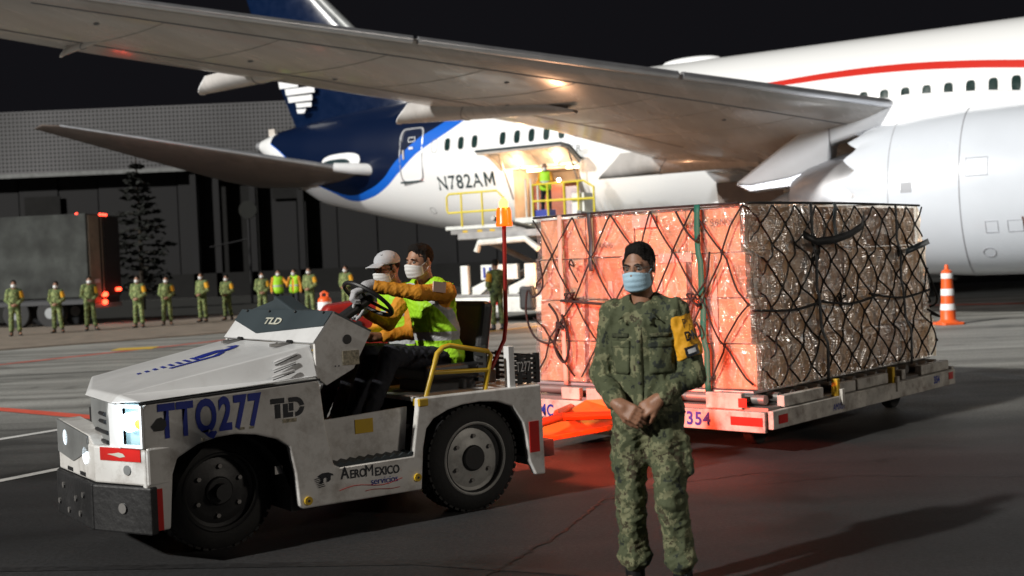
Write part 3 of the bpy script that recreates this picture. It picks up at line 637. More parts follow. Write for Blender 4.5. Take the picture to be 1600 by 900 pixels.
# tar-filled cracks in the asphalt
def crack(pts, wd, seed):
    r = random.Random(seed); P = []; W_ = []
    for a, b in zip(pts, pts[1:]):
        n = max(2, int(math.dist(a, b) / .035))
        for k in range(n):
            t = k / n; P.append((a[0] + (b[0] - a[0]) * t + r.gauss(0, .010), a[1] + (b[1] - a[1]) * t + r.gauss(0, .012))); W_.append(wd * r.uniform(.35, 1.5))
    strip('pavement_crack', P, W_, 'crack', .004)
crack([(-.36, 5.95), (-.02, 6.6), (.25, 7.2), (.56, 8.1), (1.1, 8.6), (1.9, 8.9)], .018, 1)
crack([(.72, 8.8), (.95, 9.5), (.8, 10.2)], .012, 2)
crack([(1.6, 8.4), (2.4, 8.6), (3.6, 8.3)], .008, 3)
strip('expansion_joint', [(-40, 15.0), (-8.7, 21.2), (-2, 22.3)], .06, 'crack', .005)
strip('expansion_joint', [(-16, 21.0), (-9.5, 25.1), (-3.3, 26)], .05, 'crack', .0045)
M['rubbermark'] = mk('rubber_mark', (.022, .022, .023), .6, var=.5, vs=20)
for off, z in ((0, .0035), (1.55, .0038)):
    strip('tyre_mark', [(2.2 + off * .45, 3.2 - off * .3), (3.4 + off * .5, 5.4 - off * .35), (5.6 + off * .45, 8.0 - off * .5), (9.5 + off * .3, 10.6 - off * .6), (16, 13.2 - off * .6)], .13, 'rubbermark', z)
strip('tyre_mark', [(-6.5, 6.2), (-3.6, 6.9), (-.6, 6.6), (2.8, 5.2)], .10, 'rubbermark', .0036)
# raised walkway the soldiers stand on
edge = [(-45, .5), (-12.79, 29.42), (-7.41, 34.06), (-4.2, 36.6)]
b = MB(); out = edge + [(-4.0, 49), (-45, 49)]
b.prism(out, -.3, .04, 'z'); b.build('walkway', 'kerb', kind='structure', bevel=.02)
MB().add([(-140, 49.2, .01), (60, 49.2, .01), (60, 88, .01), (-140, 88, .01)], [(0, 1, 2, 3)]).build('grass_verge', 'verge', kind='structure')

# ------------------------------------------------------------------ hangar
HG = thing('hangar', 'long dark aircraft hangar with a pale perforated fascia above tall grey doors', 'hangar', (-30, 90, 0))
MB().box((0, -.6, 12.1), (110, 1.2, 4.7)).build('fascia', 'perf', HG)
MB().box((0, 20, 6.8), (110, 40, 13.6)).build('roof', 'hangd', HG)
MB().box((0, -1.25, 9.66), (110, .2, .30)).build('fascia_trim', 'midgrey', HG)
lib = {}
x = -52.
k = 0
while x < 54:
    wd_ = 3.0
    px = -30 + x
    if not (-23.5 < px + 1.5 < -18.6):
        if 'panel' not in lib:
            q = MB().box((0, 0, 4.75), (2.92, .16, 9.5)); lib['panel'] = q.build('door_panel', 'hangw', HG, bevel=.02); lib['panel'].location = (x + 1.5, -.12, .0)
        else:
            o = lib['panel'].copy(); COL.objects.link(o); o.location = (x + 1.5, -.12 - .06 * (k % 2), 0)
    x += wd_; k += 1
for x in (-23.6, -21.9, -19.2, -15.6):
    MB().box((x + 30, -.8, 4.7), (.45, .5, 9.4)).build('column', 'hangw', HG)
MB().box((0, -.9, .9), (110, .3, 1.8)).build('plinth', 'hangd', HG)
for x0, x1 in ((-36.5, -33.8), (-17.8, -13.5)):
    MB().box(((x0 + x1) / 2 + 30, -.45, 7.3 if x0 < -20 else 8.0), (x1 - x0, .1, 1.6)).build('window', 'hangd', HG)

# ------------------------------------------------------------------ conifers and lamp in front of the hangar
def conifer(x, y, h, label):
    T = thing('conifer_tree', label, 'tree', (x, y, 0)); rr = random.Random(int(x * 10))
    MB().tube([(0, 0, 0), (.05, 0, h * .5), (0, 0, h * .98)], [.16, .1, .03], 8).build('trunk', 'trunk', T, smooth=True)
    b = MB(); lb = MB()
    n = 17
    for i in range(n):
        z = h * (.12 + .86 * i / n); L_ = (1 - i / n) ** .8 * h * .24 * rr.uniform(.7, 1.2)
        for j in range(7):
            a = rr.uniform(0, 6.28); d = Vector((math.cos(a), math.sin(a), rr.uniform(-.15, .12))); e = d * L_
            lb.tube([(0, 0, z), tuple(e + Vector((0, 0, z)))], [.03, .01], 4)
            for q in range(14):
                t = rr.uniform(.15, 1.05); c = e * t + Vector((0, 0, z)) + Vector((rr.gauss(0, .12), rr.gauss(0, .12), rr.gauss(0, .05)))
                s_ = rr.uniform(.10, .24); a2 = rr.uniform(0, 6.28); u_ = Vector((math.cos(a2), math.sin(a2), rr.uniform(-.3, .3))) * s_; v_ = Vector((rr.gauss(0, .4), rr.gauss(0, .4), 1)).normalized() * s_ * .45
                b.add([c - u_, c - v_, c + u_, c + v_], [(0, 1, 2, 3)])
    lb.build('limb', 'trunk', T); b.build('crown', 'needles', T)
conifer(-19.2, 61.5, 8.0, 'dark tiered conifer standing before the hangar doors, right of the camouflaged truck')
SL = thing('round_sign_post', 'thin post with a large dark disc before the hangar, left of the fuselage belly', 'sign post', (-14.5, 66, 0))
MB().cyl((0, 0, 0), (0, 0, 5.2), .07).build('post', 'hangw', SL); MB().cyl((0, -.1, 5.2), (0, .05, 5.2), .5, n=28).build('disc', 'verge', SL)
MB().tube([(0, 0, 3.6), (-2.2, -.1, 3.2)], .04, 6).build('arm', 'hangw', SL)

# ------------------------------------------------------------------ airliner
PA = R(31.62); pd = Vector((math.cos(PA), -math.sin(PA), 0)); pn_ = Vector((-math.sin(PA), -math.cos(PA), 0))
PO = Vector((-2.184, 43.68, 0)) - pn_ * 2.75
AP = thing('airliner', 'large white twin-engine airliner with a navy tail and blue swoosh, its rear hold door open', 'airplane', PO, -PA)
HC = 5.4
TOP = [(-11.7, 7.42), (-10.5, 7.72), (-8, 8.02), (-5, 8.22), (-2, 8.33), (2, 8.37), (34, 8.37), (40, 8.1), (45, 7.2), (48.5, 5.6)]
BOT = [(-11.7, 6.95), (-10.5, 6.05), (-9.2, 5.1), (-8, 4.42), (-5, 3.72), (-2.8, 3.26), (.5, 2.62), (3, 2.44), (34, 2.43), (40, 2.55), (45, 3.2), (48.5, 4.6)]
WID = [(-11.7, .22), (-10.5, .85), (-9.2, 1.25), (-8, 1.62), (-5, 2.2), (-2.8, 2.5), (0, 2.76), (4, 2.88), (34, 2.88), (40, 2.7), (45, 1.8), (48.5, .5)]
def ip(T, s): return float(np.interp(s, [a for a, _ in T], [b for _, b in T]))
def wat(s, h):
    t, bo, wd_ = ip(TOP, s), ip(BOT, s), ip(WID, s); c = (t + bo) / 2; r = (t - bo) / 2
    q = max(0, 1 - ((h - c) / r) ** 2); return wd_ * math.sqrt(q)
OP = (2.85, 5.5, 3.15, 4.95)   # rear hold opening: s0, s1, h0, h1
ss = sorted(set([round(v, 3) for v in list(np.arange(-11.7, 6, .35)) + list(np.arange(6, 48.6, .8)) + [OP[0], OP[1], 48.5]]))
NA = 96
def ring_pts(s):
    t, bo, wd_ = ip(TOP, s), ip(BOT, s), ip(WID, s); c = (t + bo) / 2; r = (t - bo) / 2; a = [2 * math.pi * k / NA for k in range(NA)]
    P = [[wd_ * math.sin(x), c - r * math.cos(x)] for x in a]   # starboard side for a in 0..pi, w=+
    return P
vs = []; fs = []
rings = [ring_pts(s) for s in ss]
# snap two starboard rows onto the opening's sill and lintel
def row(h): return min(range(1, NA // 2), key=lambda k: abs(rings[ss.index(OP[0])][k][1] - h))
k0, k1 = row(OP[2]), row(OP[3])
for i, s in enumerate(ss):
    if OP[0] - .01 <= s <= OP[1] + .01:
        for k, h in ((k0, OP[2]), (k1, OP[3])): rings[i][k] = [wat(s, h), h]
    vs += [(s, -p[0], p[1]) for p in rings[i]]
for i in range(len(ss) - 1):
    for k in range(NA):
        if OP[0] - .01 <= ss[i] < OP[1] - .01 and k0 <= k < k1: continue
        fs.append((i * NA + k, i * NA + (k + 1) % NA, (i + 1) * NA + (k + 1) % NA, (i + 1) * NA + k))
fs.append(tuple(range(NA))); fs.append(tuple((len(ss) - 1) * NA + k for k in range(NA - 1, -1, -1)))
MB().add(vs, fs).build('fuselage', 'livery', AP, smooth=True)
# hold interior
hb = MB(); s0, s1, h0, h1 = OP
def hq(a): hb.add(a, [(0, 1, 2, 3)])
yi, yo = -.4, -2.80
hq([(s0, yi, h0), (s1, yi, h0), (s1, yi, h1), (s0, yi, h1)]); hq([(s0, yi, h0), (s0, yo, h0), (s0, yo, h1), (s0, yi, h1)]); hq([(s1, yi, h0), (s1, yo, h0), (s1, yo, h1), (s1, yi, h1)])
hq([(s0, yi, h0), (s1, yi, h0), (s1, yo, h0), (s0, yo, h0)]); hq([(s0, yi, h1), (s1, yi, h1), (s1, yo + .3, h1), (s0, yo + .3, h1)])
hb.build('hold_lining', 'holdwall', AP)
MB().box((3.75, -1.3, 3.15 + .68), (1.3, 1.2, 1.3)).build('hold_container', 'holdred', AP, bevel=.03)
MB().box((5.0, -1.5, 3.15 + .55), (.8, 1.4, 1.1)).build('hold_container', 'holdgrey', AP, bevel=.03)
for s in (3.3, 4.9):
    MB().box((s, -2.1, h1 - .04), (.5, .14, .05)).build('hold_lamp', 'warm', AP)
def plight(name, loc, en, col, r=.1, parent=None):
    l = bpy.data.lights.new(name, 'POINT'); l.energy = en; l.color = col; l.shadow_soft_size = r
    o = bpy.data.objects.new(name, l); COL.objects.link(o); o.location = loc
    if parent: o.parent = parent
    return o
plight('hold_light', (4.2, -2.2, 4.6), 75, (1, .62, .34), .2, AP)
plight('hold_light', (3.2, -3.3, 4.9), 60, (1, .6, .3), .15, AP)
plight('hold_light', (4.9, -3.4, 5.0), 50, (1, .6, .3), .15, AP)
# opened hold door: curved skin panel hinged along the lintel
cd_ = MB(); n1 = 10
def dpt(s, t, off):   # t 0 at hinge .. 1 at free edge
    y = -(2.72 + 1.60 * t - .12 * t * t); z = 5.0 + .50 * math.sin(t * math.pi * .60) + .06 * t
    return (s, y, z + off)
cd_.grid(lambda u, v: dpt(2.25 + 3.35 * u, v, .0), 8, 12); cd_.build('cargo_door', 'livery', AP, smooth='all', solid=.05)
fr = MB()
for s in (2.35, 3.15, 3.95, 4.75, 5.5): fr.tube([dpt(s, t, -.07) for t in np.linspace(.03, .98, 8)], .045, 6)
fr.tube([dpt(2.25, .97, -.05), dpt(5.6, .97, -.05)], .06, 6)
fr.build('door_rib', 'holdwall', AP, smooth=True)
MB().tube([dpt(2.2, 1.0, .03), dpt(3.9, 1.0, .03), dpt(5.62, 1.0, .03), dpt(5.62, .6, .03), dpt(5.62, .1, .03)], .05, 6).build('door_edge', 'darkgrey', AP)
MB().grid(lambda u, v: dpt(2.35 + 3.15 * u, .05 + .9 * v, -.05), 6, 10).build('door_lining', 'holdwall', AP, smooth='all')
for s in (3.3, 4.8): MB().ball(dpt(s, .25, -.12), .07).build('door_lamp', 'warm', AP)
for s in (2.8, 5.55):
    MB().tube([(s, -2.78, 3.9), dpt(s, .6, -.05)], .035, 6).build('door_strut', 'steel', AP)
# passenger windows
def skin_patch(sc_, hc_, ws, hs, off, n=20, pw=3.2):
    v = [(sc_, -(wat(sc_, hc_) + off), hc_)]
    for k in range(n):
        a = 2 * math.pi * k / n; c_, s_ = math.cos(a), math.sin(a)
        x = ws * math.copysign(abs(c_) ** (2 / pw), c_); z = hs * math.copysign(abs(s_) ** (2 / pw), s_)
        v.append((sc_ + x, -(wat(sc_ + x, hc_ + z) + off), hc_ + z))
    return v, [(0, 1 + k, 1 + (k + 1) % n) for k in range(n)]
def skin_ring(sc_, hc_, ws, hs, t, off, n=24, pw=3.2):
    v = []
    for q in (0, 1):
        for k in range(n):
            a = 2 * math.pi * k / n; c_, s_ = math.cos(a), math.sin(a); x = (ws + t * q) * math.copysign(abs(c_) ** (2 / pw), c_); z = (hs + t * q) * math.copysign(abs(s_) ** (2 / pw), s_)
            v.append((sc_ + x, -(wat(sc_ + x, hc_ + z) + off), hc_ + z))
    return v, [(k, (k + 1) % n, n + (k + 1) % n, n + k) for k in range(n)]
for i in list(range(0, 3)) + list(range(4, 52)):
    s = i * .61
    wv = MB().add(*skin_patch(s, 6.1, .13, .235, .006)).build('window', 'glassdark', AP, smooth='all')
    if i < 44: MB().add(*skin_ring(s, 6.1, .13, .235, .028, .010)).build('frame', 'planewhite', wv, smooth='all')
MB().add(*skin_ring(-.61, 6.1, .13, .235, .018, .006)).build('blanked_window', 'seam', AP)
# rear passenger door
dr = MB().add(*skin_patch(-1.78, 5.88, .53, .98, .012, 28, 7)).build('passenger_door', 'livery', AP, smooth='all')
MB().add(*skin_ring(-1.78, 5.88, .53, .98, .05, .016, 40, 7)).build('door_frame', 'metal', dr)
MB().add(*skin_ring(-1.75, 6.45, .15, .07, .025, .03, 20, 5)).build('door_window', 'planewhite', dr)
MB().box((-1.75, -(wat(-1.75, 6.15) + .03), 6.12), (.2, .04, .09)).build('door_placard', 'planewhite', dr)
MB().box((-2.12, -(wat(-2.12, 5.9) + .03), 5.9), (.07, .04, .36)).build('door_handle', 'holdwall', dr)
MB().box((-1.78, -(wat(-1.78, 4.87) + .03), 4.86), (1.12, .05, .07)).build('door_sill', 'fleet', dr)
# registration, painted on the skin
RG = lambda x, y: (-.62 + x, -(wat(-.62 + x, 4.46 + y) + .008), 4.46 + y)
text('N782A', .70, RG, 'registration', 'fleet', AP, sx=.93, bold=.010, space=1.12)
mx0, mh = 2.19, .50
for q in ([(0, 0), (.075, 0), (.075, mh), (0, mh)], [(.36, 0), (.435, 0), (.435, mh), (.36, mh)], [(.075, mh), (.075, mh - .15), (.2175, .06), (.2175, .20)], [(.36, mh), (.36, mh - .15), (.2175, .06), (.2175, .20)]):
    MB().add([Vector(RG(mx0 + x, y)) + Vector((0, -.022, 0)) for x, y in q], [(0, 1, 2, 3)]).build('registration', 'fleet', AP)
text('DREAMLINER', .34, lambda x, y: (3.1 + x, -(wat(3.1 + x, 5.36 + y) + .008), 5.36 + y), 'lettering', 'seam', AP, sx=1.0, space=1.35)
MB().add(*skin_ring(-1.35, 3.75, .12, .1, .015, .006)).build('access_panel', 'seam', AP)
# antenna fairing on crown
MB().ball((8.6, 0, 8.40), (1.1, .28, .17), 16).build('antenna_fairing', 'planewhite', AP, smooth=True)
# wing-body fairing
fb = MB()
def ff(u, v):
    s = 7.5 + 18 * u; e = max(.02, math.sin(math.pi * u)) ** .45; a = R(-15) + v * R(210); 
    return (s, -(3.10 * e) * math.cos(a), 3.15 - 1.35 * e * math.sin(a) * .9)
fb.grid(ff, 28, 20); fb.build('belly_fairing', 'planewhite', AP, smooth='all')
# fin
def foil(chord, thick, n=14):
    xs = [(1 - math.cos(math.pi * i / n)) / 2 for i in range(n + 1)]
    yt = [5 * thick * (.2969 * math.sqrt(x) - .126 * x - .3516 * x * x + .2843 * x ** 3 - .1015 * x ** 4) for x in xs]
    up = [(x * chord, y * chord) for x, y in zip(xs, yt)]; lo_ = [(x * chord, -y * chord) for x, y in zip(xs, yt)][::-1]
    return up + lo_[1:-1]
b = MB(); vs = []; NF = None
for le, te, h, th in ((-2.2, -9.6, 7.6, .085), (-3.1, -9.95, 8.4, .09), (-6.46, -11.35, 11.55, .09), (-8.04, -12.0, 13.06, .085), (-12.0, -13.4, 17.0, .08)):
    f_ = foil(le - te, th); NF = len(f_); vs += [(le - x, y, h) for x, y in f_]
b.add(vs, [(i * NF + k, i * NF + (k + 1) % NF, (i + 1) * NF + (k + 1) % NF, (i + 1) * NF + k) for i in range(4) for k in range(NF)] + [tuple(4 * NF + k for k in range(NF))])
b.build('fin', 'planeblue', AP, smooth=True)
MB().tube([(-3.05, 0, 8.42), (-6.42, 0, 11.56), (-8.0, 0, 13.07), (-11.96, 0, 17)], [.24, .21, .19, .10], 12).build('fin_leading_edge', 'midgrey', AP, smooth=True)
MB().tube([(-7.95, -.36, 10.3), (-8.55, -.36, 9.0), (-9.0, -.36, 8.3)], .02, 5).build('rudder_gap', 'seam', AP)
# eagle emblem on the fin: a stack of slanted feather bars
for i, (xa, xb, ya, yb) in enumerate(((-10.2, -9.1, 9.80, 9.50), (-9.85, -8.2, 9.46, 9.18), (-9.72, -8.35, 9.12, 8.86), (-9.28, -8.4, 8.80, 8.60), (-9.25, -8.7, 8.55, 8.36))):
    MB().prism([(xa, ya), (xb, ya - .04), (xb - (.0 if i < 4 else .12), yb - .02), (xa + .06, yb)], -.40, -.43).build('emblem_bar', 'planewhite', AP)
# tailplanes
def tailplane(sg, name='tailplane'):
    b = MB(); vs = []
    for w_, le, te, h, th in ((1.2, -4.0, -10.9, 5.42, .085), (3.0, -4.93, -11.0, 5.62, .085), (9.6, -12.8, -13.85, 7.50, .07), (9.86, -13.5, -14.0, 7.58, .05)):
        f_ = foil(le - te, th); n = len(f_); vs += [(le - x, -sg * w_, h + y - .12 * x / (le - te)) for x, y in f_]
    b.add(vs, [(i * n + k, i * n + (k + 1) % n, (i + 1) * n + (k + 1) % n, (i + 1) * n + k) for i in range(3) for k in range(n)] + [tuple(3 * n + k for k in range(n))])
    o = b.build(name, 'shadebrown', AP, smooth=True)
    MB().tube([(-5.0, -sg * 3.06, 5.63), (-12.82, -sg * 9.6, 7.50)], [.10, .045], 10).build('leading_edge', 'metal', o, smooth=True)
    MB().tube([(-3.95, -sg * 2.1, 5.50), (-4.55, -sg * 2.7, 5.56), (-5.1, -sg * 3.12, 5.64)], [.24, .22, .17], 12).build('root_fairing', 'planewhite', o, smooth=True)
    return o
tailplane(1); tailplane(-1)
MB().add(*skin_patch(-5.6, 5.95, 1.15, .32, .02, 24, 2.6)).build('tailplane_slot_plate', 'planewhite', AP, smooth='all')
MB().add(*skin_patch(-5.9, 5.86, .85, .20, .03, 24, 2.6)).build('tailplane_slot', 'fleet', AP, smooth='all')
MB().cyl((-11.9, 0, 7.2), (-11.2, 0, 7.18), .2, .34).build('exhaust_pipe', 'metal', AP, smooth=True)
MB().box((-10.9, -.2, 7.72), (.34, .06, .30)).build('tail_lamp', 'holdwall', AP)
# wings
WW = [2.4, 6, 9.8, 12.1, 15.9, 19.4, 22.9, 26, 28.5, 30]
TEH = dict(zip(WW, [4.35, 4.45, 4.66, 5.08, 5.54, 5.85, 6.13, 6.45, 6.8, 7.1]))
def LE(w_): return (18 - .6745 * (w_ - 9.8) if w_ < 26 else 18 - .6745 * 16.2 - 1.0 * (w_ - 26), 5.06 + .105 * (w_ - 10.35) if w_ > 9.8 else 5.0 - .09 * (9.8 - w_))
def TE(w_):
    s = 10.4 - .374 * (w_ - 9.8) if w_ > 9.8 else 10.4 - .05 * (9.8 - w_)
    if w_ > 26: s = 4.34 - .72 * (w_ - 26)
    return s, float(np.interp(w_, WW, [TEH[k] for k in WW]))
def wing(sg):
    b = MB(); vs = []
    for w_ in WW:
        (ls, lh), (ts, th_) = LE(w_), TE(w_); c = ls - ts; f_ = foil(c, float(np.interp(w_, [2, 10, 30], [.13, .105, .08])), 18); n = len(f_)
        vs += [(ls - x, -sg * w_, lh + (th_ - lh) * x / c + y * (.75 if y > 0 else 1.0) - .02 * c * math.sin(math.pi * min(1, x / c)) * .4) for x, y in f_]
    m_ = len(WW)
    b.add(vs, [(i * n + k, i * n + (k + 1) % n, (i + 1) * n + (k + 1) % n, (i + 1) * n + k) for i in range(m_ - 1) for k in range(n)] + [tuple((m_ - 1) * n + k for k in range(n))])
    o = b.build('wing', 'wing', AP, smooth=True)
    for a_, c_ in ((3, 9.6), (10.1, 14.9), (15.0, 19.9), (20.0, 25.2)):
        P = []
        for w_ in np.linspace(a_, c_, 7):
            ls, lh = LE(w_); P.append((ls + .02, -sg * w_, lh))
        MB().tube(P, [.13 - .0025 * w_ for w_ in np.linspace(a_, c_, 7)], 12).build('slat', 'metal', o, smooth=True)
    def pod(w_, tail, front, rad, hgt, slant):
        """flap track fairing: keel-shaped, deep at its slanted tail and faired out forwards"""
        p = MB(); n = 13; rings_ = []
        for t in np.linspace(0, 1, 16):
            s = tail[0] + (front[0] - tail[0]) * t; h = tail[1] + (front[1] - tail[1]) * t; k = max(.02, (1 - t ** 2.2)) ** .7; wd_ = rad * (math.sin(math.pi * (.22 + .74 * t)) ** .7)
            rings_.append([(s + (slant * (1 - t) * (1 - math.sin(math.pi * q / (n - 1)))), -sg * w_ - wd_ * math.cos(math.pi * q / (n - 1)), h + hgt * (k + .12) * (1 - math.sin(math.pi * q / (n - 1)) ** .8)) for q in range(n)])
        p.add([v for r_ in rings_ for v in r_], [(i * n + q, i * n + q + 1, (i + 1) * n + q + 1, (i + 1) * n + q) for i in range(15) for q in range(n - 1)]); qd = p.build('flap_track_fairing', 'wing', o, smooth=True)
        r0_ = rings_[0]; MB().add(r0_, [tuple(range(n))]).build('fairing_tip', 'planewhite', qd, solid=.02)
        r6 = [Vector(v) + Vector((0, 0, -.004)) for v in rings_[6]]; MB().tube(r6, .012, 5).build('fairing_joint', 'seam', qd)
    pod(19.6, (4.95, 5.72), (9.3, 5.86), .40, .30, .45); pod(15.0, (6.98, 5.22), (12.0, 4.98), .50, .38, .60); pod(6.9, (8.35, 4.05), (13.4, 4.05), .42, .62, .9); pod(23.6, (5.3, 6.02), (6.9, 6.2), .10, .14, .3)
    # inboard flap, drooped a little, and panel seams
    return o
W1 = wing(1); wing(-1)
for (wa, ta, wb, tb) in ((9.8, .74, 25.5, .74), (9.8, .13, 25.5, .12)):
    P = []
    for w_ in np.linspace(wa, wb, 24):
        (ls, lh), (ts, th_) = LE(w_), TE(w_); c = ls - ts; t = ta; thk = float(np.interp(w_, [2, 10, 30], [.13, .105, .08]))
        yt = 5 * thk * (.2969 * math.sqrt(t) - .126 * t - .3516 * t * t + .2843 * t ** 3 - .1015 * t ** 4) * c
        P.append((ls - t * c, -w_, lh + (th_ - lh) * t - yt - .008 * c * math.sin(math.pi * t)))
    MB().tube(P, .016, 5).build('panel_gap', 'seam', W1)
def under(w_, t, off=.012):
    (ls, lh), (ts, th_) = LE(w_), TE(w_); c = ls - ts; thk = float(np.interp(w_, [2, 10, 30], [.13, .105, .08]))
    yt = 5 * thk * (.2969 * math.sqrt(t) - .126 * t - .3516 * t * t + .2843 * t ** 3 - .1015 * t ** 4) * c
    return Vector((ls - t * c, -w_, lh + (th_ - lh) * t - yt - .008 * c * math.sin(math.pi * t) - off))
for w_ in (11.4, 13.0, 14.6, 16.4, 18.2, 20.0, 21.8, 23.6):
    MB().tube([under(w_, t, .0) for t in np.linspace(.14, .73, 9)], .010, 4).build('panel_gap', 'seamwing', W1)
for i in range(0):
    w_ = 11.2 + 1.0 * i; pc = [under(w_ + .13 * math.cos(a), .40 + .30 * math.sin(a) * .28, .014) for a in np.linspace(0, 6.28, 15)[:-1]]
    MB().tube(pc, .010, 4, closed=True).build('access_panel', 'seamwing', W1)
for w_, t in ((12.2, .28), (15.5, .62), (17.3, .25), (21.2, .55), (24.3, .3), (19.2, .66)): MB().ball(under(w_, t, .0), (.07, .05, .03), 8).build('drain', 'seam', W1)
# engine
def engine(sg):
    ew, eh = 9.9, 2.84
    b = MB(); NC = 96; prof = [(16.95, 1.56), (17.3, 1.66), (17.9, 1.78), (18.6, 1.87), (19.6, 1.93), (20.8, 1.93), (21.8, 1.84), (22.4, 1.72), (22.62, 1.60), (22.55, 1.50), (22.2, 1.43), (21.2, 1.40)]
    vs = []
    for i, (s, r) in enumerate(prof):
        for k in range(NC):
            a = 2 * math.pi * k / NC; s2 = s
            if i == 0: q = (k % 6) / 6; s2 = s + .30 * (abs(q - .5) * 2) ** 1.3 * 1.0
            vs.append((s2, -sg * ew + r * math.sin(a), eh + r * math.cos(a)))
    b.add(vs, [(i * NC + k, i * NC + (k + 1) % NC, (i + 1) * NC + (k + 1) % NC, (i + 1) * NC + k) for i in range(len(prof) - 1) for k in range(NC)])
    e = b.build('engine_nacelle', 'nacelle', AP, smooth=True)
    cx_ = (-sg * ew, eh)
    def la(p, name, mat, par, n=48): 
        return MB().lathe(p, n, (0, cx_[0], cx_[1]), 'x').build(name, mat, par, smooth=True)
    la([(1.50, 17.15), (1.62, 18.0), (1.40, 19.0), (.9, 19.0)], 'fan_duct', 'steel', e)
    la([(.62, 15.4), (.86, 15.8), (1.10, 16.6), (1.22, 17.6), (1.1, 19)], 'core_nozzle', 'metal', e)
    la([(.02, 14.6), (.22, 15.0), (.42, 15.6), (.5, 16.2)], 'exhaust_plug', 'steel', e)
    la([(.02, 21.9), (.3, 21.5), (.42, 21.2), (1.38, 21.15)], 'fan_disc', 'black', e)
    for s, r in ((19.6, 1.935), (18.05, 1.80)):
        la([(r + .002, s), (r + .004, s + .02), (r + .002, s + .024)], 'cowl_seam', 'seamlight', e, 80)
    def npt(s, deg, off=.008):
        r = float(np.interp(s, [p[0] for p in prof[:8]], [p[1] for p in prof[:8]])) + off; a = R(deg); return (s, -sg * ew - sg * r * math.cos(a), eh + r * math.sin(a))
    def patch(s0, s1, d0, d1, name, mat, ring=True):
        if ring:
            MB().tube([npt(s0, d0), npt(s1, d0), npt(s1, (d0 + d1) / 2), npt(s1, d1), npt(s0, d1), npt(s0, (d0 + d1) / 2)], .006, 4, closed=True).build(name, mat, e)
        else: MB().grid(lambda u, v: npt(s0 + (s1 - s0) * u, d0 + (d1 - d0) * v), 4, 4).build(name, mat, e)
    patch(18.35, 18.6, 0, 7, 'vent_grille', 'seamlight', False); patch(19.75, 20.2, 8, 20, 'access_panel', 'seamlight'); patch(20.55, 20.85, -30, -22, 'placard', 'seamlight'); patch(20.1, 20.35, -30, -22, 'placard', 'seamlight')
    MB().tube([npt(20.1 + .13 * math.cos(a), -46 + 4 * math.sin(a)) for a in np.linspace(0, 6.28, 16)[:-1]], .006, 4, closed=True).build('access_port', 'seamlight', e)
    MB().tube([npt(21.62 + .42 * math.cos(a), 2 + 13 * math.sin(a)) for a in np.linspace(0, 6.28, 40)[:-1]], .012, 4, closed=True).build('round_emblem', 'blue', e)
    MB().tube([npt(20.85, -20), npt(20.9, -33), npt(20.98, -50)], .02, 4).build('red_stripe', 'holdred', e)
    # pylon
    pl = MB()
    out = [(13.9, 3.42), (14.2, 3.30), (15.4, 3.42), (16.35, 3.75), (16.4, 4.2), (17.0, 4.35), (19, 4.68), (21.6, 4.60), (21.4, 4.95), (20, 5.12), (18.2, 5.22), (16.5, 5.08), (15.2, 4.3)]
    pl.prism(out, -sg * (ew - .28), -sg * (ew + .28)); p = pl.build('pylon', 'planewhite', AP, bevel=.08, seg=3)
    MB().prism([(13.9, 3.40), (14.3, 3.18), (15.4, 3.24), (16.45, 3.62), (16.4, 3.78), (15.3, 3.48), (14.3, 3.36)], -sg * (ew - .31), -sg * (ew + .31)).build('heat_shield', 'metal', p, bevel=.03)
    MB().box((16.35, -sg * (ew + .3), 4.5), (.025, .012, 1.3)).build('panel_gap', 'seamlight', p)
engine(1); engine(-1)
# main landing gear, mostly hidden behind the load
for sg in (1, -1):
    MB().cyl((13.4, -sg * 4.4, 4.2), (13.4, -sg * 4.4, .7), .16).build('gear_strut', 'steel', AP, smooth=True)
    for ds_ in (-.73, .73):
        for dy in (-.4, .4): MB().cyl((13.4 + ds_, -sg * 4.4 + dy - .2, .65), (13.4 + ds_, -sg * 4.4 + dy + .2, .65), .65, n=28).build('wheel', 'tyre', AP, smooth=True, bevel=.06)
for sg in (1, -1): MB().prism([(10.7, 3.9), (10.9, 1.6), (12.6, 1.3), (14.2, 1.5), (14.6, 3.9)], -sg * 3.35, -sg * 3.42).build('gear_door', 'shadebrown', AP, bevel=.03)  # brown of the shade under the wing put into the door's colour
MB().cyl((37, 0, 2.6), (37, 0, .5), .12).build('gear_strut', 'steel', AP); MB().cyl((37, -.35, .5), (37, .35, .5), .5, n=28).build('wheel', 'tyre', AP, smooth=True)

# ================================================================== BAGGAGE TUG  (local x runs rearwards, y away from the camera)
TA = R(54); TAX = Vector((math.sin(TA), math.cos(TA), 0)); T0 = Vector((-.3115, 7.8987, 0)); TRZ = math.pi / 2 - TA
TW = 1.5
TG = thing('baggage_tug', 'white open baggage tug with blue number, headlamps on and two men aboard', 'tug', T0, TRZ)
arch_f = [(-1.29, .44), (-1.324, .606), (-1.40, .66), (-1.534, .703), (-1.66, .722), (-1.78, .716), (-1.889, .69), (-2.013, .627), (-2.045, .54), (-2.07, .23)]
arch_r = [(.527, .176), (.476, .281), (.455, .46), (.43, .554), (.343, .675), (.22, .72), (.079, .733), (-.06, .727), (-.178, .705), (-.29, .66), (-.348, .60), (-.378, .478), (-.402, .21)]
body = [(-2.205, .23), (-2.205, .93), (-2.17, .955), (-1.914, .957), (-1.52, .975), (-1.16, .995), (-1.11, .985), (-1.10, .955), (-1.075, .70), (-1.03, .46), (-.99, .44), (-.46, .44), (-.41, .73), (-.405, .807), (.599, .803), (.612, .173)] + arch_r + [(-1.246, .215), (-1.274, .235)] + arch_f
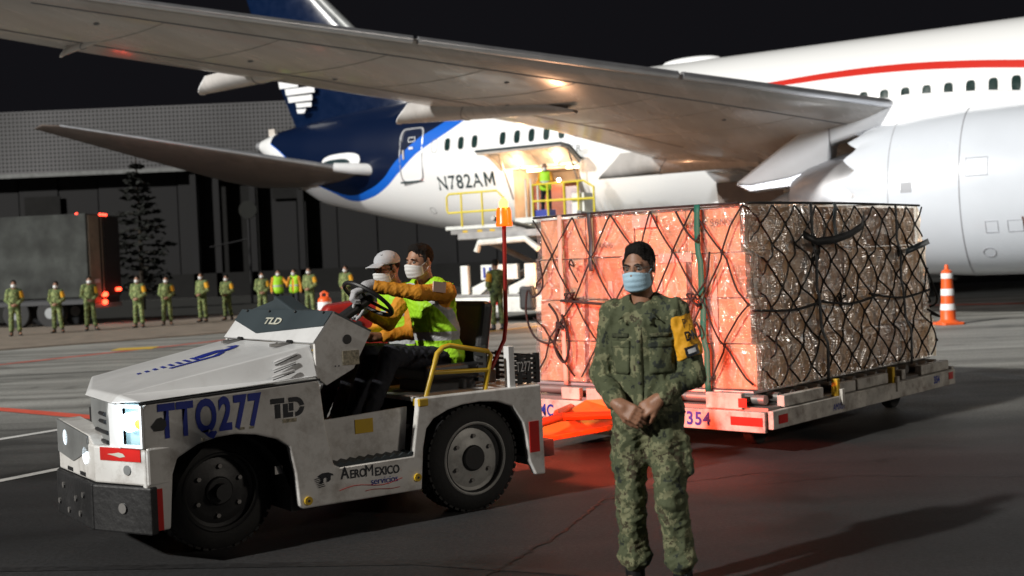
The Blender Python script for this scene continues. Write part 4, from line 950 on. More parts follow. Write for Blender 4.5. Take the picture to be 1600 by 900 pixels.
for y0, y1 in ((0, .05), (TW - .05, TW)):
    MB().prism(body if y0 == 0 else [(max(a, -2.05 + .0005 * i), b_) for i, (a, b_) in enumerate(body)], y0, y1).build('side_panel', 'tugwhite', TG, bevel=.012, seg=3)
# inner structure, floor, decks
MB().prism([(-1.30, .2), (-1.30, .93), (-1.12, .93), (-1.10, .44), (-.38, .44), (-.38, .2)], .06, TW - .06).build('cab_tub', 'black', TG)
for y0 in (.05, TW - .19): MB().prism([(-1.04, .445), (-1.06, .72), (-.42, .745), (-.45, .445)], y0 + .07, y0 + .09).build('step_panel', 'tugwhite', TG)
b = MB(); b.prism([(-1.05 + i * .0325, .452 if i % 2 else .470) for i in range(19)] + [(-.46, .43), (-1.05, .43)], .004, .12); b.build('step_tread', 'darkgrey', TG)
MB().box((.11, TW / 2, .79), (1.0, TW - .12, .03)).build('rear_deck', 'tugwhite', TG, bevel=.005)
MB().box((.60, TW / 2, .50), (.05, TW - .1, .56)).build('rear_plate', 'tugwhite', TG, bevel=.01)
MB().box((-1.66, TW / 2, .60), (1.0, .80, .50)).build('engine_block', 'black', TG)
MB().box((.05, TW / 2, .42), (.9, .75, .34)).build('rear_axle_housing', 'black', TG)
MB().box((-.60, TW / 2, .27), (3.2, .7, .12)).build('chassis_rail', 'black', TG)
# yellow grommets, tape, plates
for s, h in ((-1.215, .262), (-.435, .295)):
    q = MB().cyl((s, -.012, h), (s, .02, h), .026, n=20).build('lashing_point', 'yellow', TG, smooth=True); MB().cyl((s, -.016, h), (s, 0, h), .008, n=8).build('bolt', 'black', q)
MB().box((-2.155, -.002, .352), (.086, .006, .236)).build('reflective_tape', 'red', TG)
MB().box((.523, -.002, .445), (.082, .006, .215)).build('reflective_tape', 'red', TG)
MB().box((-.745, .118, .655), (.13, .006, .09)).build('warning_sticker', 'yellow', TG)
MB().prism([(-2.16, .825), (-2.125, .865), (-2.10, .87), (-2.075, .85), (-2.07, .82), (-2.09, .795), (-2.14, .795)], -.006, .0).build('filler_cap', 'black', TG)
for s, h, w_ in ((-1.62, .752, .03), (-1.56, .752, .028), (-1.86, .715, .014)): MB().box((s, -.004, h), (w_, .004, .014)).build('stencil_mark', 'plate', TG)
MB().box((-1.315, -.004, .765), (.09, .004, .022)).build('stencil_mark', 'plate', TG)
# lettering on the near side
ty_ = lambda s0, h0, sl=0.: (lambda x, y: (s0 + x, -.005, h0 + y + sl * x))
text('TTQ277', .262, ty_(-2.115, .757, .012), 'lettering', 'blue', TG, sx=.595, bold=.010, space=1.17)
for w_, sz, x0 in (('A', .104, -.988), ('ERO', .074, -.925), ('M', .104, -.820), ('EXICO', .074, -.748)): text(w_, sz, ty_(x0, .362 - .05 * (x0 + .988), -.02), 'lettering', 'ink', TG, sx=.82, bold=0 if 'M' in w_ else .0016)
text('servicios', .062, ty_(-.78, .297, -.02), 'lettering', 'blue', TG, sx=.92)
# maker's three stencil letters
def poly(par, pts, mat='ink', name='lettering', y=-.005):
    return MB().add([(x, y, z) for x, z in pts], [tuple(range(len(pts)))]).build(name, mat, par)
o_ = (-1.432, .782)
ox = o_[0]
poly(TG, [(ox, .905), (ox + .088, .905), (ox + .088, .874), (ox, .874)]); poly(TG, [(ox + .026, .870), (ox + .060, .870), (ox + .060, .786), (ox + .026, .786)])
poly(TG, [(ox + .080, .868), (ox + .110, .868), (ox + .110, .815), (ox + .142, .815), (ox + .142, .785), (ox + .080, .785)])
def arc(c, r0, r1, a0, a1, n=10): 
    q = [(c[0] + r1 * math.cos(R(a)), c[1] + r1 * math.sin(R(a))) for a in np.linspace(a0, a1, n)] + [(c[0] + r0 * math.cos(R(a)), c[1] + r0 * math.sin(R(a))) for a in np.linspace(a1, a0, n)]; return q
poly(TG, [(ox + .118, .903), (ox + .158, .903), (ox + .158, .875), (ox + .118, .875)]); poly(TG, arc((ox + .158, .844), .031, .059, 90, 6)); poly(TG, arc((ox + .158, .844), .031, .059, -4, -90)); poly(TG, [(ox + .118, .870), (ox + .146, .870), (ox + .146, .822), (ox + .118, .822)])
# eagle-head emblem: profile with feather lines
def emblem(par, fn, mat, sc=1.):
    def pl_(pts): MB().add([fn(x * sc, z * sc) for x, z in pts], [tuple(range(len(pts)))]).build('emblem', mat, par)
    pl_([(.02, .085), (.06, .105), (.11, .105), (.145, .09), (.155, .075), (.13, .078), (.128, .045), (.11, .030), (.095, .032), (.10, .060), (.085, .070), (.07, .060), (.065, .030), (.05, .02), (.035, .03), (.05, .05), (.04, .07)])
    for i in range(6):
        x0 = .006 + .004 * i; z0 = .068 - .0135 * i
        pl_([(x0 - .012 + .002 * i, z0), (x0 + .045 + .002 * i, z0 + .006), (x0 + .045 + .002 * i, z0 - .001), (x0 - .008 + .002 * i, z0 - .007)])
emblem(TG, lambda x, z: (-1.165 + x, -.006, .335 + z * .95), 'ink', .82)
MB().tube([(-1.00 + .05 * i, -.004, .292 + .014 * math.sin(i * .75) + .0012 * i) for i in range(10)], .0025, 4).build('underline', 'polered', TG)
MB().tube([(-.82 + .05 * i, -.004, .262 + .006 * math.sin(i * 1.1 + .4) - .001 * i) for i in range(6)], .0022, 4).build('underline', 'polered', TG)
# hood: flat top with sloping shoulders
ys, yf = .20, TW - .20
hn, hr = (-2.30, .995), (-1.105, 1.20)
def hood_v(s, h, y): return (s, y, h)
ys, yf = .10, TW - .10
vs = [(-2.27, ys + .10, 1.000), (-2.265, TW * .5, 1.001), (-2.09, yf - .10, 1.0316), (-1.10, yf, 1.205), (-1.10, ys, 1.205),
      (-2.21, .02, .965), (-2.315, ys + .1, .955), (-2.30, TW * .5, .965), (-2.12, yf - .1, .955), (-2.02, TW - .02, .965), (-1.10, TW - .02, 1.005), (-1.10, .02, 1.005)]
MB().add(vs, [(0, 1, 2, 3, 4), (5, 6, 0), (6, 7, 1, 0), (7, 8, 2, 1), (8, 9, 2), (9, 10, 3, 2), (11, 5, 0, 4), (5, 11, 10, 9, 8, 7, 6), (4, 3, 10, 11)]).build('hood', 'hood', TG, bevel=.010, seg=2)
MB().tube([(-2.22, .0, .953), (-1.10, .0, .993)], .007, 6).build('hood_seal', 'black', TG)
def shoulder(s, t, off=.004):   # point on near shoulder; t 0 base .. 1 crease
    a = (s + 2.21) / 1.11; hb = .965 + .04 * a; ht = 1.0 + .205 * ((s + 2.26) / 1.16); yb = .02; yt = .20 - .10 * a
    return Vector((s, yb + (yt - yb) * t, hb + (ht - hb) * t)) + Vector((0, -off, off))
for i, t in enumerate((.20, .45, .70)):
    c0, c1 = shoulder(-1.40 + .02 * i, t, .003), shoulder(-1.24 + .02 * i, t + .12, .003)
    MB().tube([c0, c0.lerp(c1, .1) + Vector((0, -.003, .001)), c0.lerp(c1, .9) + Vector((0, -.003, .001)), c1], [.003, .007, .007, .003], 8).build('hood_louvre', 'hood', TG, smooth=True)
    MB().tube([c0 + Vector((.01, .001, -.016)), c1 + Vector((.0, .001, -.012))], .003, 6).build('louvre_slot', 'black', TG)
hs = (1.205 - 1.0) / 1.16
emtop = lambda x, z: (-1.98 + x * 1.0, .52 + z, 1.205 + (-1.98 + x + 1.10) * .17521 + .004)
# long winged emblem on hood: feather row, body and eagle head
def hp(pts): MB().add([emtop(x, z) for x, z in pts], [tuple(range(len(pts)))]).build('hood_emblem', 'blue', TG)
for i in range(8): 
    x = .02 + .052 * i; wd_ = .05 + .014 * i
    hp([(x, .30 - wd_ / 2), (x + .026, .30 - wd_ / 2 - .004), (x + .036, .30 + wd_ / 2), (x + .012, .30 + wd_ / 2)])
hp([(.19, .14), (.50, .14), (.56, .20), (.60, .26), (.55, .26), (.49, .20), (.19, .19)])
hp([(.42, .24), (.55, .30), (.62, .27), (.68, .30), (.74, .36), (.74, .42), (.68, .46), (.70, .38), (.64, .36), (.60, .42), (.50, .40), (.42, .36)])
for y in (.36, 1.14):
    q = MB().box((-1.19, y, 1.200), (.13, .035, .022)).build('hood_hinge', 'steel', TG, bevel=.006); MB().cyl((-1.12, y - .03, 1.215), (-1.12, y + .03, 1.215), .012, n=10).build('hinge_pin', 'black', q); MB().ball((-1.21, y, 1.214), .008, 8).build('bolt', 'steel', q)
# dashboard cowl
MB().prism([(-1.10, 1.002), (-1.10, 1.21), (-.955, 1.392), (-.70, 1.257), (-.835, 1.034), (-1.03, .945)], .05, .075).build('dash_side', 'tugwhite', TG, bevel=.004)
MB().prism([(-1.10, 1.002), (-1.10, 1.21), (-.955, 1.392), (-.70, 1.257), (-.835, 1.034), (-1.03, .945)], TW - .075, TW - .05).build('dash_side', 'tugwhite', TG, bevel=.004)
cowl = lambda y, t: (-1.105 + .15 * t, y, 1.212 + .185 * t)
MB().add([cowl(.05, 0), cowl(TW - .05, 0), cowl(TW - .05, 1), cowl(.05, 1)], [(0, 1, 2, 3)]).build('dash_cowl', 'hood', TG, solid=.015)
def cw(pts, mat, name, off=.010): return MB().add([Vector(cowl(y, t)) + Vector((-off, 0, off * .8)) for y, t in pts], [tuple(range(len(pts)))]).build(name, mat, TG)
cw([(.05, 1.0), (TW - .05, 1.0), (TW - .05, .60), (.95, .18), (.05, .52)], 'darkgrey', 'cowl_panel')
cmap = lambda x, y: Vector(cowl(.93 - x, .52 + y)) + Vector((-.014, 0, .011))
text('TLD', .30, lambda x, y: cmap(.0 + (.33 - x), y - .02) if False else Vector(cowl(.93 - x, .50 + y)) + Vector((-.015, 0, .012)), 'lettering', 'cream', TG, sx=.48, bold=.01)
for y in (.15, .55, .95, 1.32): MB().ball(Vector(cowl(y, .93)) + Vector((-.015, 0, .012)), .010, 8).build('bolt', 'black', TG)
MB().add([(-.955, .05, 1.395), (-.70, .05, 1.262), (-.70, TW - .05, 1.262), (-.955, TW - .05, 1.395)], [(0, 1, 2, 3)]).build('dash_top', 'darkgrey', TG, solid=.012)
MB().prism([(.46, 1.39), (.70, 1.405), (.98, 1.50), (1.00, 1.47), (1.40, 1.40), (1.40, 1.30), (.46, 1.30)], -.93, -.80, 'x').build('instrument_hood', 'darkgrey', TG, bevel=.012)
MB().box((-.80, 1.05, 1.36), (.12, .40, .10)).build('indicator_panel', 'polered', TG, bevel=.02)
MB().ball((-.73, 1.03, 1.37), .022).build('indicator_lamp', 'lampr2', TG); 
MB().cyl((-.875, .044, 1.222), (-.875, .052, 1.222), .030, n=24).build('dash_port', 'black', TG, smooth=True)
MB().box((-.855, .046, 1.105), (.115, .006, .09)).build('data_plate', 'plate', TG)
for s in (-.94, -.965): MB().ball((s, .048, 1.06), .006, 6).build('bolt', 'black', TG)
# steering column and wheel
sc0, sn = Vector((-.50, .43, 1.455)), Vector((.62, 0, .78)).normalized()
MB().cyl((-.84, .43, 1.26), sc0, .036, n=14).build('steering_column', 'black', TG, smooth=True)
sw = MB(); r1 = sn.cross(Vector((0, 1, 0))).normalized(); r2 = sn.cross(r1)
sw.tube([sc0 + (r1 * math.cos(a) + r2 * math.sin(a)) * .185 for a in np.linspace(0, 2 * math.pi, 33)[:-1]], .015, 8, closed=True)
for a in (.5, 2.6, 4.7): sw.tube([sc0 - sn * .01, sc0 + (r1 * math.cos(a) + r2 * math.sin(a)) * .18], .012, 6)
sw.ball(sc0, (.045, .045, .03)); sw.build('steering_wheel', 'black', TG, smooth=True)
MB().tube([sc0, sc0 + Vector((-.02, .16, -.05)), sc0 + Vector((-.02, .2, -.045))], .008, 6).build('indicator_stalk', 'black', TG)
# front: grille, lamp pods, bumper
MB().grid(lambda u, v: (-2.285 + .17 * u ** 2, .30 + (TW - .6) * u, .60 + .355 * v), 14, 4).build('grille', 'midgrey', TG, smooth='all', solid=.02)
for i, h in enumerate((.88, .835, .775, .72)):
    MB().tube([(-2.300 + .17 * u ** 2, .30 + (TW - .6) * u, h) for u in ((.07, .12, .2) if i < 2 else (.03, .12, .22, .33))], .012, 6).build('grille_slot', 'black', TG)
for sgn in (0, 1):
    Y = (lambda y: y) if sgn == 0 else (lambda y: TW - y)
    bk = .36 * sgn; A_, B_ = Vector((-2.207 + bk, Y(.0), 0)), Vector((-2.275 + bk * .8, Y(.17), 0)); D_ = Vector((-2.292 + bk, Y(.30), 0)); nn_ = Vector((-.873, -.488 if sgn == 0 else .488, 0))
    def lp_(t, h, d=0.): p = A_.lerp(B_, t) + nn_ * d; return (p.x, p.y, h)
    fr_ = MB()
    for q0, q1, h0_, h1_ in ((0, .07, .705, .95), (.93, 1, .705, .95), (.07, .93, .705, .722), (.07, .93, .93, .95)): fr_.add([lp_(q0, h0_), lp_(q1, h0_), lp_(q1, h1_), lp_(q0, h1_)], [(0, 1, 2, 3)])
    fr_.build('lamp_frame', 'planewhite', TG, solid=.014)
    MB().add([lp_(0, .70, -.045), lp_(1, .70, -.045), lp_(1, .95, -.045), lp_(0, .95, -.045)], [(0, 1, 2, 3)]).build('lamp_recess', 'recess', TG, solid=.006)
    MB().add([tuple(B_ + Vector((0, 0, .70))), tuple(D_ + Vector((0, 0, .70))), tuple(D_ + Vector((0, 0, .95))), tuple(B_ + Vector((0, 0, .95)))], [(0, 1, 2, 3)]).build('lamp_surround', 'planewhite', TG, solid=.014)
    q = MB().cyl(lp_(.58, .85, -.04), lp_(.58, .85, .004), .052, .056, n=24).build('headlight', 'lampw', TG, smooth=True)
    MB().cyl(lp_(.20, .84, -.04), lp_(.20, .84, -.004), .024, .028, n=16).build('indicator_lens', 'amber', q, smooth=True)
l = bpy.data.lights.new('headlight_beam', 'POINT'); l.energy = 2.2; l.color = (.80, .92, 1); l.shadow_soft_size = .03
for y in (.115,):
    o = bpy.data.objects.new('headlight_beam', l); COL.objects.link(o); o.location = (-2.36, .02 if y < .7 else TW - .02, .86); o.parent = TG
# bumper: centre face and two angled ends
def bump(z0, z1, grow, name, mat):
    P = [(-2.19, -.01 - grow), (-2.365 - grow, .385), (-2.365 - grow, TW - .385), (-2.19, TW + .01 + grow), (-2.05, TW + .0), (-2.05, .0)]
    return MB().prism(P, z0, z1, 'z').build(name, mat, TG, bevel=.012, seg=2)
bump(.49, .705, 0, 'bumper', 'tugwhite'); 
for i, (ya, yb) in enumerate((((-2.19, -.03), (-2.39, .38)), ((-2.39, .39), (-2.39, TW - .39)), ((-2.39, TW - .38), (-2.19, TW + .03)))):
    a, b_ = Vector((*ya, 0)), Vector((*yb, 0)); t = (b_ - a).normalized(); n = Vector((t.y, -t.x, 0)); n = n if n.x > 0 else -n
    P = [a, b_, b_ + n * .06, a + n * .06]
    MB().prism([(p.x, p.y) for p in P], .215, .485, 'z').build('rubber_buffer', 'blackrub', TG, bevel=.012)
def ramp_pt(t, h, off): a, b_ = Vector((-2.19, -.01, 0)), Vector((-2.365, .385, 0)); n = Vector((-.914, -.405, 0)); p = a.lerp(b_, t) + n * off; return (p.x, p.y, h)
MB().add([ramp_pt(.12, .625, .004), ramp_pt(.88, .625, .004), ramp_pt(.88, .70, .004), ramp_pt(.12, .70, .004)], [(0, 1, 2, 3)]).build('reflective_tape', 'red', TG)
MB().add([ramp_pt(.40, .652, .006), ramp_pt(.50, .645, .006), ramp_pt(.62, .655, .006), ramp_pt(.74, .662, .006), ramp_pt(.60, .668, .006), ramp_pt(.52, .674, .006), ramp_pt(.44, .668, .006)], [tuple(range(7))]).build('tape_mark', 'cream', TG)
for t, h, r_, mt in ((.38, .575, .028, 'midgrey'), (.45, .36, .030, 'steel')):
    MB().cyl(ramp_pt(t, h, -.01), ramp_pt(t, h, .006 if h > .5 else .026), r_, n=20).build('access_hole', mt, TG, smooth=True)
for y, h, r_ in ((.55, .63, .05), (.95, .70, .048)):
    MB().cyl((-2.355, y, h), (-2.372, y, h), r_, n=20).build('fog_lamp', 'drl', TG, smooth=True)
MB().prism([(.50, .66), (.50, .75), (1.12, .80), (1.12, .60), (.8, .57)], -2.372, -2.362, 'x').build('lamp_plate', 'midgrey', TG)
MB().prism([(.40, .70), (.50, .755), (1.14, .80), (1.14, .70)], -2.36, -2.22, 'x').build('bumper_top', 'tugwhite', TG, bevel=.006)
for y, h in ((.55, .40), (.7, .36), (.95, .41), (.62, .28), (.85, .27), (1.05, .30)): MB().cyl((-2.38, y, h), (-2.40, y, h), .018, n=12).build('buffer_bolt', 'steel', TG)
for y in (.62, .88): MB().box((-2.368, y, .515), (.006, .1, .022)).build('bumper_slot', 'black', TG)
MB().box((-1.36, .09, .46), (.05, .012, .05)).build('bracket', 'tugwhite', TG)
# wheels
def wheel(s, y0, out, steer=0.):
    c = (s, y0, .352); sg = -1 if out == 'near' else 1
    wd_ = .12; T = MB().lathe([(.22, -wd_), (.27, -wd_ * 1.05), (.325, -wd_ * .95), (.350, -wd_ * .75), (.355, 0), (.350, wd_ * .75), (.325, wd_ * .95), (.27, wd_ * 1.05), (.22, wd_)], 56, c, 'y', True).build('tyre', 'tyre', TG, smooth=True)
    tr = MB()
    for k in range(44):
        a = 2 * math.pi * k / 44
        for j, off in enumerate((-.075, -.025, .025, .075)):
            aa = a + (.07 if j % 2 else 0); tr.box((c[0] + .356 * math.cos(aa), c[1] + off, c[2] + .356 * math.sin(aa)), (.014, .042, .034), Matrix.Rotation(-aa, 3, 'Y'))
    tr.build('tread_block', 'tyre', T, kind='stuff')
    rm = MB().lathe([(.246, .112), (.250, .122), (.240, .128), (.228, .120), (.220, .085), (.200, .074), (.175, .080), (.150, .086), (.12, .086), (.10, .095), (.04, .095), (.001, .095)], 48, (0, 0, 0), 'y')
    rm.v = [(c[0] + p[0], c[1] + sg * p[1], c[2] + p[2]) for p in rm.v]; r_ = rm.build('rim', 'rim' if s > -1 else 'black', TG, smooth=True)  # front rims coloured black in place of the shade inside their arches
    MB().cyl((c[0], c[1] + sg * .05, c[2]), (c[0], c[1] + sg * .115, c[2]), .095, .085, n=28).build('hub', 'black', r_, smooth=True, bevel=.01)
    for k in range(6):
        a = 2 * math.pi * k / 6 + .45; MB().cyl((c[0] + .15 * math.cos(a), c[1] + sg * .05, c[2] + .15 * math.sin(a)), (c[0] + .15 * math.cos(a), c[1] + sg * .105, c[2] + .15 * math.sin(a)), .014, n=6).build('wheel_nut', 'steel', r_)
wheel(.045, .155, 'near'); wheel(.045, TW - .155, 'far'); wheel(-1.665, .38, 'near'); wheel(-1.665, TW - .21, 'far')
for s in (.045, -1.665): MB().cyl((s, .2, .352), (s, TW - .2, .352), .05).build('axle', 'black', TG, smooth=True)
# inner wheel arches
for s0, s1, h in ((-2.06, -1.29, .70), (-.385, .50, .715)):
    P = [(s0 + (s1 - s0) * t, .30 + (h - .28) * math.sin(math.pi * t) ** .6) for t in np.linspace(0, 1, 12)]
    for y0, y1 in ((.05, .42), (TW - .42, TW - .05)):
        b = MB(); n = len(P); b.add([(p[0], y0, p[1]) for p in P] + [(p[0], y1, p[1]) for p in P], [(i, i + 1, n + i + 1, n + i) for i in range(n - 1)]); b.build('wheel_arch', 'black', TG, smooth='all')
# seats
for y in (.43, 1.06):
    MB().box((.02, y, .93), (.46, .46, .11)).build('seat', 'seatv', TG, bevel=.035, seg=3)
    q = MB().box((.29, y, 1.17), (.10, .46, .46), Matrix.Rotation(R(10), 3, 'Y')).build('backrest', 'seatv', TG, bevel=.04, seg=3)
    MB().box((.02, y, .84), (.4, .36, .10)).build('seat_box', 'black', TG)
# near-side yellow hip rail
rail = [(-.31, .06, .80), (-.265, .06, .92), (-.205, .06, 1.08), (-.16, .06, 1.115), (-.11, .06, 1.125), (.20, .06, 1.062), (.225, .06, 1.035), (.165, .06, .80)]
MB().tube(rail, .0175, 10).build('hip_rail', 'yellow', TG, smooth=True); MB().tube([(-.245, .06, .955), (.205, .06, .935)], .016, 10).build('hip_rail_bar', 'yellow', TG, smooth=True)
MB().box((-.37, .03, .775), (.07, .09, .05)).build('rail_foot', 'yellow', TG, bevel=.006)
# rear guard: slotted plates
def slotted(p0, p1, z0, z1, name):
    p0, p1 = Vector(p0), Vector(p1); t = (p1 - p0).normalized(); L_ = (p1 - p0).length; b = MB(); rt = Matrix.Rotation(math.atan2(t.y, t.x), 3, 'Z')
    n = 5
    for i in range(n + 1): b.box(tuple(p0.lerp(p1, .5) + Vector((0, 0, z0 + (z1 - z0) * i / n))), (L_, .012, (z1 - z0) / n * .52), rt)
    for i in range(4): b.box(tuple(p0.lerp(p1, i / 3) + Vector((0, 0, (z0 + z1) / 2))), (.035, .013, z1 - z0 + .04), rt)
    return b.build(name, 'black', TG)
slotted((.22, .12, 0), (.22, TW - .12, 0), .86, 1.08, 'rear_guard'); slotted((.38, .05, 0), (.61, .05, 0), .83, 1.0, 'side_guard'); slotted((.60, .06, 0), (.60, TW - .06, 0), .83, 1.0, 'tail_guard')
MB().box((.37, .05, .935), (.05, .06, .30)).build('guard_post', 'hood', TG, bevel=.005)
text('T277', .10, lambda x, y: (.42 + x, .040, .90 + y), 'lettering', 'conewhite', TG, sx=.6)
for y in (.35, .6): MB().box((.33, y, .86), (.22, .08, .09)).build('battery_lead_box', 'steel', TG, bevel=.01)
# rear lamps facing the cart
for y in (.22, TW - .22):
    for z in (.66, .56): MB().cyl((.625, y, z), (.65, y, z), .045, n=20).build('tail_light', 'lampr', TG, smooth=True)
for y in (.25, TW - .25):
    l = bpy.data.lights.new('tail_light_glow', 'SPOT'); l.energy = 250; l.color = (1, .10, .045); l.shadow_soft_size = .05; l.spot_size = R(128); l.spot_blend = .6
    o = bpy.data.objects.new('tail_light_glow', l); COL.objects.link(o); o.location = (.67, y, .61); o.rotation_euler = Vector((1, 0, .02)).to_track_quat('-Z', 'Y').to_euler(); o.parent = TG
MB().box((.70, TW / 2, .36), (.20, .16, .12)).build('tow_hitch', 'steel', TG, bevel=.01)
# beacon mast (bent) and beacon
MB().tube([(.40, .40, .80), (.55, .42, 1.02), (.60, .42, 1.10), (.622, .42, 1.22), (.63, .42, 1.5), (.642, .42, 1.93)], .0155, 10).build('beacon_mast', 'polered', TG, smooth=True)
q = MB().lathe([(.060, 1.925), (.062, 1.945), (.056, 1.955), (.055, 2.03), (.046, 2.06), (.001, 2.065)], 24, (.645, .42, 0)).build('beacon', 'beacon', TG, smooth=True)
MB().lathe([(.030, 2.062), (.034, 2.10), (.018, 2.125), (.001, 2.13)], 16, (.645, .42, 0)).build('beacon_bulb', 'beacontop', q, smooth=True)
plight('beacon_glow', (.645, .25, 2.16), 9, (1, .36, .06), .05, TG)

# ------------------------------------------------------------------ people on the tug
def V3(*a): return Vector(a)
DR = thing('person', 'masked driver in orange shirt and lime vest, gloved hand on the steering wheel', 'person', T0, TRZ)
hu = V3(-.10, -.06, 1).normalized(); hf = V3(-1, -.22, -.05)
J = dict(pel=V3(.06, .43, 1.02), neck=V3(-.035, .42, 1.535), head=V3(-.10, .405, 1.700), tf=V3(-1, -.22, .1), sh=[V3(.01, .245, 1.475), V3(-.09, .595, 1.475)],
         el=[V3(-.255, .205, 1.485), V3(-.20, .70, 1.27)], wr=[V3(-.545, .325, 1.545), V3(-.43, .62, 1.37)], hip=[V3(.03, .34, 1.01), V3(.03, .52, 1.01)], kn=[V3(-.42, .30, 1.07), V3(-.42, .56, 1.06)],
         an=[V3(-.62, .30, .66), V3(-.62, .56, .60)], toe=[V3(-.74, .29, .60), V3(-.74, .56, .54)], )
def head_set(T, c, f, u, skin, maskm, h=.006, hair=True, cap_=False, body_pr=()):
    hp_, P, rot = head_prims(c, f, u)
    sdf_mesh('body', list(body_pr) + hp_, h, skin, T)
    if hair: sdf_mesh('hair', hair_prims(c, f, u), h, 'hair', T, fold=[(.0035, 150, 3), (.003, 60, 8)])
    for s_ in (-1, 1):
        MB().ball(P(s_ * .031, .078, -.008), .0125, 12).build('eye', 'eyewhite', T, smooth=True); MB().ball(P(s_ * .031, .0868, -.009), .0060, 8).build('iris', 'ink', T, smooth=True)
        MB().tube([P(s_ * .016, .098, .012), P(s_ * .032, .100, .017), P(s_ * .050, .088, .011)], [.003, .0045, .002], 6).build('eyebrow', 'hair', T, smooth=True)
    mask_obj(T, c, f, u, maskm); return P, rot
bp, _ = limb_body(J)
bp += hand(J['wr'][1], V3(-.75, -.25, .15), V3(-.2, -.2, -1), 1, 1.1)
head_set(DR, J['head'], hf, hu, 'skin2', 'maskw', .0055, body_pr=bp)
gp = hand(J['wr'][0], V3(-.80, .25, -.30), V3(-.25, .1, -1), -1, 1.15, 1.28); sdf_mesh('glove', gp + [cap(J['wr'][0] + V3(.03, 0, 0), J['wr'][0] - V3(.02, 0, 0), .036, .034)], .004, 'glove', DR)
sdf_mesh('glove', hand(J['wr'][1], V3(-.75, -.25, .15), V3(-.2, -.2, -1), 1, 1.05, 1.12), .0045, 'glove', DR)
jp, jb = jacket_prims(J, .95, .10, True, slv=.97)
sdf_mesh('shirt', jp, .006, 'shirt', DR, fold=[(.0065, 30, 11), (.0018, 90, 12)])
vp, _ = jacket_prims(J, 1.04, .09, False, .014); vp.append(ell(J['sh'][0] + V3(.0, -.03, -.02), (.085, .09, .10), None, .01, True)); vp.append(ell(J['sh'][1] + V3(0, .06, -.02), (.085, .09, .11), None, .01, True))
sdf_mesh('vest', vp, .007, 'limedrv', DR, fold=[(.007, 26, 21), (.003, 70, 22)])
sdf_mesh('trousers', trouser_prims(J, 1.0, False), .009, 'navy', DR, fold=[(.006, 36, 31)])
sdf_mesh('shoes', boot_prims(J), .010, 'boot', DR)
MB().tube([J['wr'][0] + V3(.035, .026 * math.cos(a), .026 * math.sin(a)) for a in np.linspace(0, 6.28, 14)[:-1]], .006, 6, closed=True).build('wristwatch', 'black', DR)
MB().box((-.10, .165, 1.515), (.10, .012, .07), Matrix.Rotation(R(8), 3, 'Y')).build('sleeve_patch', 'strapp', DR)
PS = thing('person', 'masked passenger in grey cap and glasses beside the driver, holding a black phone', 'person', T0 + TAX * .13, TRZ)
hf2 = V3(-1, -.18, -.12); hu2 = V3(-.08, 0, 1)
K = dict(pel=V3(.06, 1.06, 1.01), neck=V3(-.03, 1.05, 1.50), head=V3(-.13, 1.03, 1.655), tf=V3(-1, -.1, .1), sh=[V3(-.01, .885, 1.43), V3(-.03, 1.22, 1.43)],
         el=[V3(-.06, .82, 1.185), V3(-.10, 1.26, 1.17)], wr=[V3(-.31, .86, 1.165), V3(-.33, 1.12, 1.17)], hip=[V3(.02, .97, 1.0), V3(.02, 1.15, 1.0)], kn=[V3(-.42, .95, 1.05), V3(-.42, 1.20, 1.05)],
         an=[V3(-.64, .95, .62), V3(-.64, 1.2, .62)], toe=[V3(-.76, .95, .56), V3(-.76, 1.2, .56)])
bp, _ = limb_body(K); bp += hand(K['wr'][0], V3(-.9, .1, .05), V3(0, .8, .5), 1, .8) + hand(K['wr'][1], V3(-.9, -.2, .05), V3(0, -.8, .5), -1, .8)
P, rot = head_set(PS, K['head'], hf2, hu2, 'skin', 'maskw', .006, body_pr=bp)
sdf_mesh('cap', [ell(P(0, -.012, .052), (.088, .106, .080), rot, .01), cut(P(0, 0, .030), P(0, 0, -1) - P(0, 0, 0), .004)], .005, 'capcloth', PS, fold=[(.001, 60, 4)])
MB().grid(lambda u, v: P((2 * u - 1) * .075, .075 + (.105 * v) * (1 - .45 * (2 * u - 1) ** 2), .040 + .012 * (1 - (2 * u - 1) ** 2) - .022 * v), 14, 7).build('cap_peak', 'capcloth', PS, smooth='all', solid=.005)
for s_ in (-1, 1): MB().tube([P(s_ * .033 + .024 * math.cos(a), .105, -.004 + .018 * math.sin(a)) for a in np.linspace(0, 6.28, 18)[:-1]], .002, 5, closed=True).build('glasses', 'black', PS)
MB().tube([P(-.057, .104, 0), P(-.078, .06, .002), P(-.080, -.01, .0)], .0018, 5).build('glasses_arm', 'black', PS)
jp, _ = jacket_prims(K, .98, .10, True); sdf_mesh('shirt', [q for q in jp], .009, 'shirt', PS, fold=[(.006, 40, 51)])
vp, _ = jacket_prims(K, 1.05, .09, False, .014); vp.append(ell(K['sh'][0] + V3(0, -.05, -.03), (.08, .09, .10), None, .01, True)); sdf_mesh('vest', vp, .009, 'lime', PS, fold=[(.006, 30, 61)])
sdf_mesh('trousers', trouser_prims(K, 1.0, False), .010, 'navy', PS, fold=[(.006, 36, 71)]); sdf_mesh('shoes', boot_prims(K), .012, 'boot', PS)
MB().box(K['wr'][0] + V3(-.135, .045, .035), (.15, .012, .075), Matrix.Rotation(R(12), 3, 'Y')).build('phone', 'black', PS, bevel=.005)
MB().tube([K['wr'][0] + V3(.03, .030 * math.cos(a), .028 * math.sin(a)) for a in np.linspace(0, 6.28, 14)[:-1]], .008, 6, closed=True).build('wristwatch', 'metal', PS, smooth=True)

